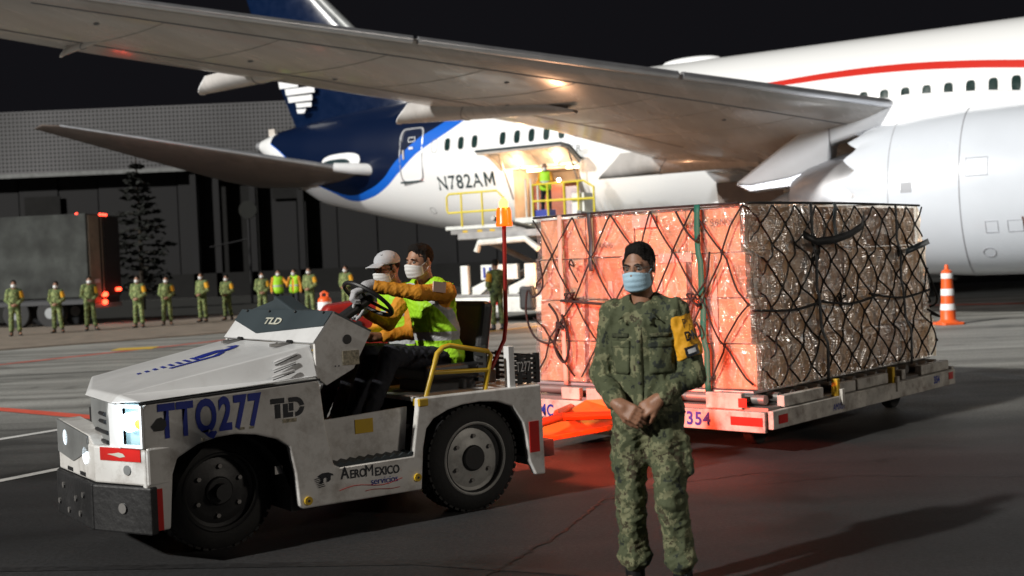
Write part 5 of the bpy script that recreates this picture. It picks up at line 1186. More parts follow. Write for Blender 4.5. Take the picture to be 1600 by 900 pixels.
# ================================================================== CARGO CART  (local x runs back along the right side, y to the left)
CN = Vector((1.936, 9.903, 0)); CRZ = R(47.26)
CT = thing('cargo_cart', 'worn white pallet cart on small wheels, stencilled 354, with an orange tow bar', 'cargo cart', CN, CRZ)
X0, X1, Y0, Y1 = -.20, 3.44, -.33, 2.52
def rail_(a, b_, z0, z1, th, name, par=CT, mat='cartw', bev=.008):
    a, b_ = Vector(a), Vector(b_); t = (b_ - a); L_ = t.length; an = math.atan2(t.y, t.x); c = a.lerp(b_, .5)
    return MB().box((c.x, c.y, (z0 + z1) / 2), (L_, th, z1 - z0), Matrix.Rotation(an, 3, 'Z')).build(name, mat, par, bevel=bev)
rail_((X0, Y0 + .04, 0), (X0, Y1 - .04, 0), .19, .36, .05, 'front_beam'); rail_((X1, Y0, 0), (X1, Y1, 0), .22, .40, .05, 'rear_beam')
rail_((X0, Y0, 0), (X1, Y0, 0), .22, .37, .05, 'side_rail'); rail_((X0, Y1, 0), (X1, Y1, 0), .22, .37, .05, 'side_rail')
for a, b_ in ((.05, .72), (.98, 1.32), (1.36, 1.98), (2.28, 2.36), (2.72, 3.38)): rail_((a, Y0 + .05, 0), (b_, Y0 + .05, 0), .375, .47, .07, 'side_guide')
for a, b_ in ((-.05, .30), (.62, .98), (1.05, 1.6), (1.68, 1.9)): rail_((X0 + .05, a, 0), (X0 + .05, b_, 0), .365, .475 if b_ > .5 else .50, .06, 'front_guide')
MB().box(((X0 + X1) / 2, (Y0 + Y1) / 2, .36), (X1 - X0 - .1, Y1 - Y0 - .1, .05)).build('deck_frame', 'steel', CT)
rl = None
for i in range(16):
    c = (X0 + .18 + i * .225, (Y0 + Y1) / 2, .435)
    if rl is None: rl = MB().cyl((0, -1.28, 0), (0, 1.28, 0), .042, n=14).build('roller', 'steel', CT, smooth=True); rl.location = c
    else: o = rl.copy(); COL.objects.link(o); o.location = c
for x in (.95, 2.05):   # yellow stop latches on the side
    MB().box((x, Y0 + .02, .42), (.05, .06, .20)).build('stop_latch', 'yellow', CT, bevel=.008); MB().box((x + .02, Y0 - .03, .36), (.05, .03, .14)).build('latch_plate', 'cartw', CT, bevel=.004)
for x, y in ((.35, .15), (.35, 2.0), (3.0, .15), (3.0, 2.0)):
    q = MB().cyl((x, y - .05, .15), (x, y + .05, .15), .15, n=28).build('cart_wheel', 'tyre', CT, smooth=True, bevel=.015); MB().cyl((x, y - .055, .15), (x, y + .055, .15), .06, n=16).build('hub', 'steel', q, smooth=True)
    MB().box((x, y, .29), (.16, .16, .10)).build('caster_fork', 'steel', CT, bevel=.01)
for a, b_, y in ((0.02, 0, 0),): pass
def plate_f(y0, y1, z0, z1, mat, name, off=.028): return MB().box((X0 - off, (y0 + y1) / 2, (z0 + z1) / 2), (.006, abs(y1 - y0), z1 - z0)).build(name, mat, CT)
def plate_s(x0, x1, z0, z1, mat, name): return MB().box(((x0 + x1) / 2, Y0 - .028, (z0 + z1) / 2), (x1 - x0, .006, z1 - z0)).build(name, mat, CT)
plate_f(-.27, .03, .245, .315, 'red', 'reflective_plate'); plate_s(-.12, .02, .26, .33, 'red', 'reflective_plate'); plate_s(3.27, 3.37, .28, .35, 'red', 'reflective_plate'); plate_f(-.1, -.02, .385, .46, 'red', 'reflective_plate', -.02)
text('354', .155, lambda x, y: (X0 - .028, .47 - x, .225 + y), 'lettering', 'blue', CT, sx=.95, bold=.004, space=1.15)
text('AMC', .155, lambda x, y: (X0 - .028, 2.24 - x, .205 + y), 'lettering', 'blue', CT, sx=.80, bold=.004, space=1.1)
text('354', .10, lambda x, y: (2.90 + x, Y0 - .029, .275 + y), 'lettering', 'blue', CT, sx=.95, bold=.003)
text('AMX01', .085, lambda x, y: (.80 + x, Y0 - .029, .255 + y), 'lettering', 'blue', CT, sx=.8)
# tow bar reaching to the tug's hitch
cm = Matrix.Translation(CN) @ Matrix.Rotation(CRZ, 4, 'Z'); tm = Matrix.Translation(T0) @ Matrix.Rotation(TRZ, 4, 'Z')
hit = cm.inverted() @ (tm @ Vector((.80, TW / 2, .36)))
for y in (.65, 1.75): MB().tube([(X0 - .02, y, .30), (-.85, 1.18 + (y - 1.18) * .35, .34), (-1.10, 1.15, .35)], .035, 8).build('tow_bar_arm', 'orange', CT, smooth=True)
MB().tube([(-1.05, 1.15, .35), tuple(hit)], .035, 10).build('tow_bar', 'orange', CT, smooth=True)
MB().add([(X0 - .03, 1.08, .40), (X0 - .04, 1.55, .36), (X0 - .05, 1.66, .30), (-.95, 1.60, .13), (-1.0, 1.40, .13), (-.62, 1.02, .20), (X0 - .05, .95, .24)], [tuple(range(7))]).build('tow_bar_plate', 'orangeworn', CT, solid=.05, bevel=.008)

# ------------------------------------------------------------------ netted load on its pallet
LD = thing('cargo_pallet_load', 'tall block of film-wrapped cartons under a black net on an aluminium pallet', 'pallet load', CN, CRZ)
LX, LY, LZ0, LZ1 = 3.40, 2.24, .505, 2.055
MB().box((LX / 2 + .02, LY / 2, .49), (LX + .12, LY + .16, .025)).build('pallet_sheet', 'metal', LD, bevel=.004)
rows = 4; rh = (LZ1 - LZ0) / rows; OFF = [.115, .065, .045, 0.]     # lower rows bulge out
nx, ny = 6, 4; cm_ = None; rr = random.Random(5)
cmesh = {}
for k in range(rows):
    for i in range(nx):
        for j in range(ny):
            if 0 < i < nx - 1 and 0 < j < ny - 1 and k < rows - 1: continue
            dx, dy = LX / nx, LY / ny
            key = rr.choice((0, 1, 2))
            key = rr.choice((0, 0, 1, 2))
            if key not in cmesh:
                o = MB().box((0, 0, 0), (dx - .012, dy - .012, rh - .010)).build('carton', ('carton', 'cartonb', 'cartonc')[key], LD, bevel=.006, seg=2); cmesh[key] = o
            else: o = cmesh[key].copy(); COL.objects.link(o)
            sh_ = OFF[k]
            x = dx * (i + .5) + (-.2 * sh_ if i == 0 else 0) + rr.gauss(0, .004); y = dy * (j + .5) + (-sh_ if j == 0 else 0) + (sh_ * .5 if j == ny - 1 else 0)
            o.location = (x + .004, y, LZ0 + rh * (k + .5)); o.rotation_euler = (rr.gauss(0, .006), rr.gauss(0, .006), rr.gauss(0, .012))
# print on the cartons
def fr_pt(p, z, off=.012): return Vector((-off, LY - p, z))
text('KN95 3M', .085, lambda x, y: (-.012, .08 + x, LZ1 - .10 - y), 'carton_print', 'cartonink', LD, sx=.95, space=1.2)
for p, z in ((1.72, 1.90), (1.80, 1.90)): MB().tube([(-.012, LY - p + .022 * a, z + .03 * b_) for a, b_ in ((-1, -1), (1, -1), (1, 1), (-1, 1))], .003, 4, closed=True).build('carton_symbol', 'cartonink', LD)
text('KN95', .07, lambda x, y: (-.012, LY - .72 - x, LZ1 - .30 + y), 'carton_print', 'cartonink', LD)
text('MASK', .06, lambda x, y: (-.02, LY - .25 - x, 1.30 + y), 'carton_print', 'cartonink', LD)
for y0, y1, z0, z1 in ((1.12, .86, 1.92, 2.03), (.85, .5, 1.60, 1.68), (1.25, 1.05, 1.62, 1.68)): MB().box((-.014, (y0 + y1) / 2, (z0 + z1) / 2), (.003, abs(y1 - y0), z1 - z0)).build('carton_label', 'strapp', LD)
for j in range(1, ny): MB().box((-.010, LY / ny * (j - .5) , 1.0), (.003, .05, .9)).build('packing_tape', 'strapp', LD)
PF = LY; PT = LY + LX
def offz(z): return float(np.interp(z, [LZ0, LZ0 + rh * .9, LZ0 + rh * 1.1, LZ0 + rh * 1.9, LZ0 + rh * 2.1, LZ0 + rh * 2.9, LZ0 + rh * 3.1, LZ1], [.115, .115, .065, .065, .045, .045, 0, 0]))
def wall(p, z, o):
    oz = offz(z)
    if p < 0: return Vector((-p, LY + oz * .5 + o, z))
    if p <= PF:
        t = p / PF; return Vector((-o - .02 * (oz > .01), LY * (1 - t) - oz * t - (o * max(0, (t - .97) / .03)) + (o + .5 * oz) * max(0, (.03 - t) / .03), z))
    if p <= PT: return Vector((p - PF - (o if p - PF < .02 else 0), -oz - o, z))
    return Vector((LX + o, p - PT, z))
def wr_(p, z, a, sc_): 
    n = noise.noise(Vector((p * sc_ + z * 1.3, z * sc_ * .45, a * 7))); n2 = noise.noise(Vector((p * sc_ * 2.3 - z * 3, z * sc_ * 1.6, a * 3)))
    return (1 - abs(n) * 2) * .6 + (1 - abs(n2) * 2) * .4
def film(p0, p1, amp, sc_, mat, name, seed, n_u=170, n_v=100):
    b = MB()
    def f_(u, v):
        p = p0 + (p1 - p0) * u; z = LZ0 + .005 + (LZ1 - LZ0 + .012) * v; return wall(p, z, .016 + amp * (.5 + .5 * wr_(p, z, seed, sc_)) * min(1, (1 - v) * 12 + .25))
    b.grid(f_, n_u, n_v); return b.build(name, mat, LD, smooth='all')
film(-.3, PF + .012, .010, 1.8, 'film', 'wrapping_film', 1); film(PF - .012, PT + .02, .060, 2.6, 'filmdark', 'wrapping_film', 2, 260, 110)
film(PT, PT + LY, .02, 3, 'film', 'wrapping_film', 3, 60, 40)
MB().grid(lambda u, v: (LX * u, LY * v, LZ1 + .018 + .012 * noise.noise(Vector((u * 9, v * 7, 0)))), 50, 40).build('top_film', 'film', LD, smooth='all')
# cargo net: two families of strands through a jittered lattice
def net(p0, p1, cell, nrow, seed, jit, sag, rad):
    r = random.Random(seed); ncol = int(round((p1 - p0) / cell)); zt, zb = LZ1 + .01, LZ0 + .01; rhh = (zt - zb) / nrow
    node = {}
    for j in range(nrow + 1):
        for i in range(-1, ncol + 2):
            x = p0 + (i + .5 * (j % 2)) * (p1 - p0) / ncol
            edge_ = j in (0, nrow)
            node[i, j] = [x + (0 if edge_ else r.gauss(0, jit)), zt - j * rhh + (0 if edge_ else r.gauss(0, jit * .7))]
    for fam in (1, -1):
        starts = [(i, 0) for i in range(-1, ncol + 2)] + [((-1 if fam == 1 else ncol + 1), j) for j in range(1, nrow)]
        for s_ in starts:
            i, j = s_; pts = []
            while (i, j) in node:
                pts.append(node[i, j]);
                i2 = i + (1 if j % 2 else 0) if fam == 1 else i - (0 if j % 2 else 1)
                i, j = i2, j + 1
            P = []
            for a, b_ in zip(pts, pts[1:]):
                for q in range(7):
                    t = q / 7; p = a[0] + (b_[0] - a[0]) * t; z = a[1] + (b_[1] - a[1]) * t - sag * math.sin(math.pi * t)
                    if p0 - .001 <= p <= p1 + .001: P.append(wall(p, min(z, LZ1), .045 + .012 * math.sin(math.pi * t) + (.03 if p > PF + .1 else 0)))
            if len(P) > 3: MB().tube(P, rad, 5).build('net_strand', 'rope', LD, smooth='all')
    kn = MB()
    for (i, j), (p, z) in node.items():
        if p0 <= p <= p1 and 0 < j < nrow: kn.ball(wall(p, z, .048 + (.03 if p > PF + .1 else 0)), rad * 2.0, 6)
    kn.build('net_knots', 'rope', LD, kind='stuff')
net(0, PF, .45, 4, 3, .045, .012, .0085); net(PF, PT, .385, 9, 4, .024, .006, .0088)
def rope(pts, r_=.010, name='rope', mat='rope'):
    P = [wall(p, z, o) for p, z, o in pts]; Q = []
    for i in range(len(P) - 1):
        a, b_, c, d = P[max(i - 1, 0)], P[i], P[i + 1], P[min(i + 2, len(P) - 1)]
        for t in np.linspace(0, 1, 7)[:-1]:
            t = float(t); Q.append(.5 * ((2 * b_) + (c - a) * t + (2 * a - 5 * b_ + 4 * c - d) * t * t + (3 * b_ - a - 3 * c + d) * t ** 3))
    Q.append(P[-1]); return MB().tube(Q, r_, 6).build(name, mat, LD, smooth='all')
top = LZ1 + .02
rope([(0.0, top, .04), (1.1, top + .01, .04), (PF - .02, top, .04)], .012); rope([(PF + .02, top, .05), (PF + 1.7, top + .01, .05), (PT, top, .05)], .012)
rope([(.06, 1.66, .06), (.10, 1.42, .09), (.04, 1.32, .10), (-.0, 1.38, .08), (.0, 1.15, .09), (.03, .95, .09), (.12, .88, .1), (.22, .92, .08), (.30, 1.1, .06)])
rope([(.15, 1.25, .07), (.27, 1.1, .09), (.22, .85, .1), (.33, .70, .1), (.38, .9, .08), (.30, 1.15, .07)], .012)
rope([(1.62, 2.04, .05), (1.74, 1.86, .07), (1.84, 1.78, .09), (1.87, 1.83, .07)]); rope([(1.95, 1.68, .05), (1.90, 1.45, .08), (1.78, 1.30, .09), (1.70, 1.24, .07), (1.66, 1.05, .09)])
rope([(1.70, 1.02, .07), (1.78, 1.08, .1), (1.82, .98, .1), (1.74, .94, .09)], .009)
for p, z, sd in ((1.76, 1.28, 1), (.42, 1.30, 2), (.30, 1.02, 3), (PF + 1.0, 1.62, 4), (PF + 1.42, 1.20, 5), (PF + 2.7, 1.62, 6)):
    r = random.Random(sd); rope([(p + r.uniform(-.06, .06), z + r.uniform(-.06, .06), .07 + r.uniform(0, .04)) for _ in range(9)], .008, 'rope_tangle')
rope([(.30, 1.28, .07), (.6, 1.26, .09), (.85, 1.24, .07)], .014); rope([(.42, 1.62, .06), (.50, 1.60, .1), (.47, 1.66, .1), (.42, 1.6, .07), (.52, 1.45, .08)], .008)
rope([(PF + 3.2, 1.55, .09), (PF + 3.36, 1.1, .16), (PF + 3.42, .98, .20), (PF + 3.38, .92, .16), (PF + 3.25, 1.0, .1)], .012)
for k_, (a, b_) in enumerate(((.0, 1.1), (1.0, 2.2), (2.0, 3.38))): rope([(PF + a, 1.18 + .02 * k_, .08), (PF + (a + b_) / 2, 1.15, .09), (PF + b_, 1.2, .08)], .012)
for x in (.6, 1.6, 2.6): MB().tube([(x, -.04, top + .01), (x + .2, LY / 2, top + .02), (x, LY + .02, top + .01)], .010, 5).build('rope', 'rope', LD)
def strap(p, w_, mat, z0=LZ0 - .02, z1=LZ1 + .03, o=.052, lean=0.):
    b = MB(); n = 24; b.grid(lambda u, v: wall(p + (v - .5) * w_ + lean * (1 - u), z0 + (z1 - z0) * u, o + .008 * math.sin(u * 9)), n, 3); return b.build('strap', mat, LD, smooth='all', solid=.004)
strap(1.845, .055, 'strapg', lean=-.04); strap(.30, .05, 'strapp'); strap(.66, .045, 'darkgrey', 1.55, LZ1 + .03); strap(PF + 1.0, .05, 'black', o=.10); strap(PF + 2.72, .05, 'black', o=.10)
strap(PF + 1.45, .06, 'darkgrey', 1.7, LZ1 + .03, .10)
def band(pts, w_, mat): 
    b = MB(); n = len(pts); b.add([wall(p, z + s_ * w_ / 2, o) for s_ in (-1, 1) for p, z, o in pts], [(i, i + 1, n + i + 1, n + i) for i in range(n - 1)]); return b.build('strap', mat, LD, smooth='all', solid=.004)
band([(PF + .82, 1.80, .12), (PF + 1.0, 1.73, .15), (PF + 1.3, 1.745, .17), (PF + 1.6, 1.79, .17), (PF + 1.85, 1.86, .16), (PF + 2.0, 1.97, .12)], .07, 'black'); band([(PF + 2.75, 1.60, .14), (PF + 3.1, 1.66, .15), (PF + 3.4, 1.70, .13)], .055, 'darkgrey')

# ================================================================== PEOPLE STANDING
def soldier_near():
    T = thing('person', 'masked soldier in pixelated camouflage with yellow armband standing nearest, hands clasped', 'person', (.632, 5.74, 0), R(-22)); T.scale = (.95, .95, 1.0)
    J = stand_joints(); J['el'][0] = V3(-.245, .02, 1.085); J['el'][1] = V3(.245, .03, 1.085)
    J['wr'] = [V3(-.095, -.195, .965), V3(.105, -.165, .985)]; J['kn'][1] = V3(.115, -.03, .50); J['an'] = [V3(-.105, .03, .085), V3(.155, .01, .085)]; J['toe'] = [V3(-.14, -.12, .03), V3(.20, -.13, .03)]
    hf = V3(-.10, -1, -.06); hu = V3(-.03, -.02, 1); J['head'] = V3(-.012, -.005, 1.615)
    bp, _ = limb_body(J)
    bp += hand(J['wr'][0], V3(.88, -.22, -.42), V3(.10, .9, -.35), -1, .62, 1.05) + hand(J['wr'][1], V3(-.85, -.10, -.52), V3(0, .85, -.5), 1, .75, 1.02)
    hp_, P, rot = head_prims(J['head'], hf, hu)
    sdf_mesh('body', bp + hp_, .0042, 'skin', T)
    sdf_mesh('hair', hair_prims(J['head'], hf, hu, 1.0), .0045, 'hair', T, fold=[(.002, 140, 3)])
    for s_ in (-1, 1):
        MB().ball(P(s_ * .031, .078, -.008), .0125, 14).build('eye', 'eyewhite', T, smooth=True); MB().ball(P(s_ * .031, .0868, -.009), .0060, 10).build('iris', 'ink', T, smooth=True)
        MB().tube([P(s_ * .014, .099, .011), P(s_ * .032, .101, .017), P(s_ * .052, .086, .010)], [.003, .0045, .002], 6).build('eyebrow', 'hair', T, smooth=True)
        MB().tube([P(s_ * .033 + .024 * math.cos(a), .106, -.006 + .017 * math.sin(a)) for a in np.linspace(0, 6.28, 20)[:-1]], .0011, 5, closed=True).build('glasses', 'steel', T)
        MB().tube([P(s_ * .057, .104, -.002), P(s_ * .078, .06, .0), P(s_ * .082, -.01, .002)], .0011, 5).build('glasses_arm', 'steel', T)
    mask_obj(T, J['head'], hf, hu, 'mask')
    jp, (r_, f, u, rot_, p_) = jacket_prims(J, 1.0, .115, True, slv=1.10)
    F1 = [(.012, 15, 11, (1, 1, .8)), (.003, 48, 12)]
    col = []
    for a in np.linspace(-2.45, 2.45, 11): col.append(V3(.078 * math.sin(a), .015 + .066 * math.cos(a), 1.440 + .030 * math.cos(a)))
    jp += [cap(a, b_, .016, None, .02) for a, b_ in zip(col, col[1:])]
    jp += [cap(col[0], V3(-.065, -.105, 1.345), .013, .012, .012), cap(col[-1], V3(.065, -.105, 1.345), .013, .012, .012), cap(V3(-.052, -.075, 1.40), V3(-.10, -.105, 1.365), .013, .010, .012), cap(V3(.052, -.075, 1.40), V3(.10, -.105, 1.365), .013, .010, .012)]
    jp += [cap(J['wr'][i].lerp(J['el'][i], .17), J['wr'][i].lerp(J['el'][i], .24), .052, .053, .008) for i in (0, 1)]
    jo = sdf_mesh('jacket', jp, .0058, 'camo', T, fold=F1)
    # chest pockets, placket, name tapes
    def surf_y(x, z):
        import mathutils
        ok, co, no, _ = jo.ray_cast(Vector((x, -1, z)), Vector((0, 1, 0))); return co.y if ok else -.12
    def patch(x0, x1, z0, z1, off, name, mat, nx_=10, nz_=10, tilt=0.):
        b = MB(); b.grid(lambda a, c: (x0 + (x1 - x0) * a, surf_y(x0 + (x1 - x0) * a, z0 + (z1 - z0) * c + tilt * a) - off * (1 - .8 * max(abs(2 * a - 1), abs(2 * c - 1)) ** 6), z0 + (z1 - z0) * c + tilt * a), nx_, nz_); return b.build(name, mat, T, smooth='all', solid=.004)
    for sx in (-1, 1):
        patch(sx * .105 - .055, sx * .105 + .055, 1.10, 1.245, .010, 'chest_pocket', 'camo'); q = patch(sx * .105 - .058, sx * .105 + .058, 1.225, 1.262, .015, 'pocket_flap', 'camo')
        patch(sx * .105 - .050, sx * .105 + .050, 1.275, 1.295, .007, 'name_tape', 'tape', 6, 4)
    patch(-.018, .018, .86, 1.32, .010, 'placket', 'camo', 4, 30)
    for z in (1.26, 1.16, 1.06, .96): MB().cyl((.0, surf_y(0, z) - .012, z), (.0, surf_y(0, z) - .017, z), .007, n=10).build('button', 'black', T)
    MB().ball((0, -.030, 1.395), (.052, .045, .055), 16).build('undershirt', 'tape', T, smooth=True)
    # sleeve armband (yellow) with dark lettering patch
    s_, e = J['sh'][1], J['el'][1]; ad = (e - s_).normalized(); an = ad.cross(V3(0, 1, 0)).normalized(); a2 = ad.cross(an)
    def arm(t, a, off=0.):
        r = .0845 - .007 * t + off; c = s_ + ad * (.0 + .235 * t)
        d = an * math.cos(a) + a2 * math.sin(a); h_ = None
        return c + d * r
    ab = [cap(s_, e, .0726 + .0065, .0616 + .0065, .03), cut(s_ + ad * .012, -ad), cut(s_ + ad * .225, ad)]
    sdf_mesh('armband', ab, .0055, 'armband', T, fold=F1)
    w0 = Vector((.55, -.83, 0)).normalized(); ang0 = math.atan2(w0.dot(a2), w0.dot(an)); sg = -1 if (arm(.5, ang0 + .1) - arm(.5, ang0)).x < 0 else 1
    AM = lambda x, y: arm(.5 - y, ang0 + sg * x, .004)
    text('P', .28, lambda x, y: AM(x - .12, y + .16), 'armband_letters', 'ink', T, sx=1.6)
    text('DN', .26, lambda x, y: AM((x - .14) * 1.4, y - .10), 'armband_letters', 'ink', T, sx=1.5, bold=.012)
    MB().grid(lambda a, c: AM(-.45 + .9 * a, -.42 + .20 * c), 8, 5).build('armband_patch', 'ink', T, smooth='all')
    MB().grid(lambda a, c: arm(.5 - (-.36 + .09 * c), ang0 + sg * (-.28 + .5 * a), .006), 6, 4).build('patch_emblem', 'capcloth', T, smooth='all')
    tp_ = trouser_prims(J, 1.14, True); sdf_mesh('trousers', tp_ + [cap(V3(-.17, .01, .76), V3(-.175, .01, .62), .035, .035, .03), cap(V3(.185, .01, .76), V3(.195, .01, .62), .035, .035, .03)], .0062, 'camo', T, fold=[(.014, 14, 31, (.5, .5, 1)), (.003, 45, 32, (.5, .5, 1))])
    sdf_mesh('boots', boot_prims(J), .006, 'boot', T)
    for i in (0, 1):
        a_, k_ = J['an'][i], J['kn'][i]
        for q in range(5):
            c = a_.lerp(k_, .10 + .075 * q) + V3(0, -.05, 0); MB().tube([c + V3(-.03, .012, 0), c + V3(0, -.004, .008), c + V3(.03, .012, 0)], .0035, 5).build('lace', 'darkgrey', T)
    return T
soldier_near()
ARM_MIN = None
def soldier_far(flip):
    T = thing('person', 'x', 'person')
    J = stand_joints()
    if flip: J['kn'][0].x = -.09; J['an'][0].x = -.10; J['an'][1] = V3(.17, .0, .085); J['toe'][1] = V3(.21, -.14, .03); J['head'] = V3(.01, -.012, 1.60)
    bp, _ = limb_body(J); bp += [ell(V3(-.02, -.215, .935), (.06, .04, .05)), ell(V3(.03, -.21, .95), (.05, .04, .05))]
    hp_, P, rot = head_prims(J['head'], V3(0, -1, 0), V3(0, 0, 1), True)
    sdf_mesh('body', bp + hp_, .014, 'skin', T); sdf_mesh('hair', hair_prims(J['head'], V3(0, -1, 0), V3(0, 0, 1), 1.03), .012, 'hair', T)
    mask_obj(T, J['head'], V3(0, -1, 0), V3(0, 0, 1), 'maskw', 12)
    jp, _ = jacket_prims(J, 1.0, .115, True, slv=1.1); sdf_mesh('jacket', jp, .016, 'camofar', T, fold=[(.008, 24, 5)])
    sdf_mesh('trousers', trouser_prims(J), .018, 'camofar', T, fold=[(.01, 22, 6)]); sdf_mesh('boots', boot_prims(J), .016, 'boot', T)
    s_, e = J['sh'][1], J['el'][1]; MB().tube([s_.lerp(e, .05), s_.lerp(e, .35), s_.lerp(e, .72)], [.080, .080, .074], 14).build('armband', 'armband', T, smooth=True)
    return T
sA, sB = soldier_far(False), soldier_far(True)
k = .976
row_ = [(-15.67, 37.26, 'soldier at the far left end of the row, beside the camouflaged truck body', 22, 0), (-14.76, 38.32, 'second soldier from the left, before the wheels of the camouflaged truck', 6, 1),
        (-14.0, 39.2, 'soldier with feet apart just left of the red truck tail lights', 30, 1), (-12.52, 39.61, 'soldier standing just right of the red truck tail lights, near the conifer', -4, 0),
        (-11.9, 40.75, 'soldier standing alone between the conifer and the hangar recess, fifth from the left', 14, 0), (-11.05, 42.2, 'slim soldier turned slightly, standing before the dark hangar recess', -24, 0),
        (-10.38, 43.06, 'soldier standing before the pale hangar doors, seventh from the left', -10, 1), (-9.05, 42.9, 'soldier close beside the two workers in lime vests, on their left', 12, 0),
        (-7.45, 43.6, 'soldier just right of the two workers in lime vests, above the orange-topped drum', -16, 0), (-6.15, 43.9, 'soldier half hidden behind the gloved hand of the tug driver', -20, 1)]
GRP = 'soldiers lined up along the walkway'
for i, (x, y, lab, rz, v) in enumerate(row_):
    src = sB if v else sA
    o = src if (i == 0 or i == 1) else copy_tree(src)
    o.location = (x * k, y * k, .04); o.rotation_euler = (0, 0, R(rz)); o['label'] = lab; o['group'] = GRP
    s__ = (1.0, .95, 1.02, .99, .96, 1.0, .94, .97, 1.02, 1.03)[i]; o.scale = (s__, s__, s__)
# soldier with his back turned beside the loader chassis
o = copy_tree(sA); o.location = (-.39, 29.25, 0); o.rotation_euler = (0, 0, R(205)); o['label'] = 'soldier seen from behind beside the white loader chassis, left of the netted load'; o.scale = (1.02,) * 3
if 'group' in o: del o['group']
def worker(label, loc, rz, pose, cap_=False, h=.015):
    T = thing('person', label, 'person', loc, rz); J = stand_joints()
    if pose == 'phone': J['el'][0] = V3(-.24, -.05, 1.12); J['wr'][0] = V3(-.10, -.14, 1.42); J['wr'][1] = V3(.26, -.02, .86); J['el'][1] = V3(.24, .03, 1.12)
    if pose == 'point': J['el'][1] = V3(.30, -.12, 1.20); J['wr'][1] = V3(.42, -.30, 1.30); J['wr'][0] = V3(-.24, -.10, .88)
    if pose == 'work': J['el'] = [V3(-.24, -.03, 1.12), V3(.24, -.03, 1.12)]; J['wr'] = [V3(-.10, -.24, 1.04), V3(.12, -.24, 1.06)]; J['head'] = V3(0, -.04, 1.595)
    bp, _ = limb_body(J); hp_, P, rot = head_prims(J['head'], V3(0, -1, -.1), V3(0, 0, 1), True); bp += [ell(w_, (.035, .04, .05)) for w_ in J['wr']]
    sdf_mesh('body', bp + hp_, h * .9, 'skin', T); sdf_mesh('hair', hair_prims(J['head'], V3(0, -1, 0), V3(0, 0, 1), 1.02), .012, 'hair', T); mask_obj(T, J['head'], V3(0, -1, 0), V3(0, 0, 1), 'maskw', 12)
    jp, _ = jacket_prims(J, .98, .10, True); sdf_mesh('shirt', jp, h, 'shirt', T)
    vp, _ = jacket_prims(J, 1.06, .11, False, .012); vp += [ell(J['sh'][0] + V3(-.03, 0, -.02), (.06, .09, .10), None, .01, True), ell(J['sh'][1] + V3(.03, 0, -.02), (.06, .09, .10), None, .01, True)]
    if pose == 'phone': vp.append(ell(V3(0, -.12, 1.15), (.045, .08, .3), None, .01, True))
    sdf_mesh('vest', vp, h, 'limefar', T); sdf_mesh('trousers', trouser_prims(J, .96, False), h, 'navy', T); sdf_mesh('shoes', boot_prims(J), h, 'boot', T)
    return T
worker('worker in lime vest and dark trousers reaching out, behind the camouflaged soldiers', (-8.72 * k, 44.2 * k, .04), R(20), 'point')
worker('worker in open lime vest with one hand raised to his face', (-8.08 * k, 44.0 * k, .04), R(-14), 'phone')

# ================================================================== CAMOUFLAGED TRUCK
TK = thing('army_truck', 'boxy camouflage-painted army truck with red marker and tail lights', 'truck', (-15.1, 42.3, 0), R(173.4))
MB().box((4.6, -1.3, 2.55), (9.2, 2.6, 3.0)).build('cargo_box', 'camotruck', TK, bevel=.04)
MB().box((-.02, -.70, 2.55), (.04, 1.22, 2.9)).build('rear_door', 'kerb', TK, bevel=.01); MB().box((-.02, -1.95, 2.55), (.04, 1.2, 2.9)).build('rear_door', 'hangw', TK, bevel=.01)
for y in (-.95, -1.18): MB().cyl((-.06, y, 1.1), (-.06, y, 3.98), .035, n=8).build('door_lock_rod', 'black', TK)
MB().box((4.8, -1.3, .92), (9.6, 2.3, .22)).build('chassis', 'black', TK); MB().box((.1, -1.3, .72), (.25, 2.5, .16)).build('rear_bumper', 'midgrey', TK)
MB().box((10.6, -1.3, 1.9), (2.2, 2.5, 2.3)).build('cab', 'camotruck', TK, bevel=.12); MB().box((11.72, -1.3, 2.3), (.04, 2.1, .8)).build('windscreen', 'glassdark', TK)
for x in (1.6, 2.9, 9.9):
    for y in (-.35, -2.25): q = MB().cyl((x, y - .18, .52), (x, y + .18, .52), .52, n=28).build('wheel', 'tyre', TK, smooth=True, bevel=.04); MB().cyl((x, y - .19, .52), (x, y + .19, .52), .2, n=16).build('hub', 'midgrey', q)
for x, y, z in ((.35, .03, 4.02), (-.05, -1.05, 4.02), (-.05, -1.28, 4.02), (-.05, -1.5, 4.02)): MB().ball((x, y if y < 0 else -.05, z + .02), .055, 10).build('marker_light', 'lampr2', TK)
for y, z, r_ in ((-1.0, 1.12, .09), (-1.12, 1.12, .09), (-1.05, .84, .10), (-2.1, 1.28, .07), (-2.3, 1.28, .07)): MB().ball((-.08, y, z), r_, 12).build('tail_light', 'lampr', TK, smooth=True)
plight('tail_light_glow', (-.35, -1.1, 1.0), 9, (1, .06, .03), .08, TK)
MB().box((-.06, -.55, 1.62), (.02, .4, .14)).build('number_plate', 'capcloth', TK)

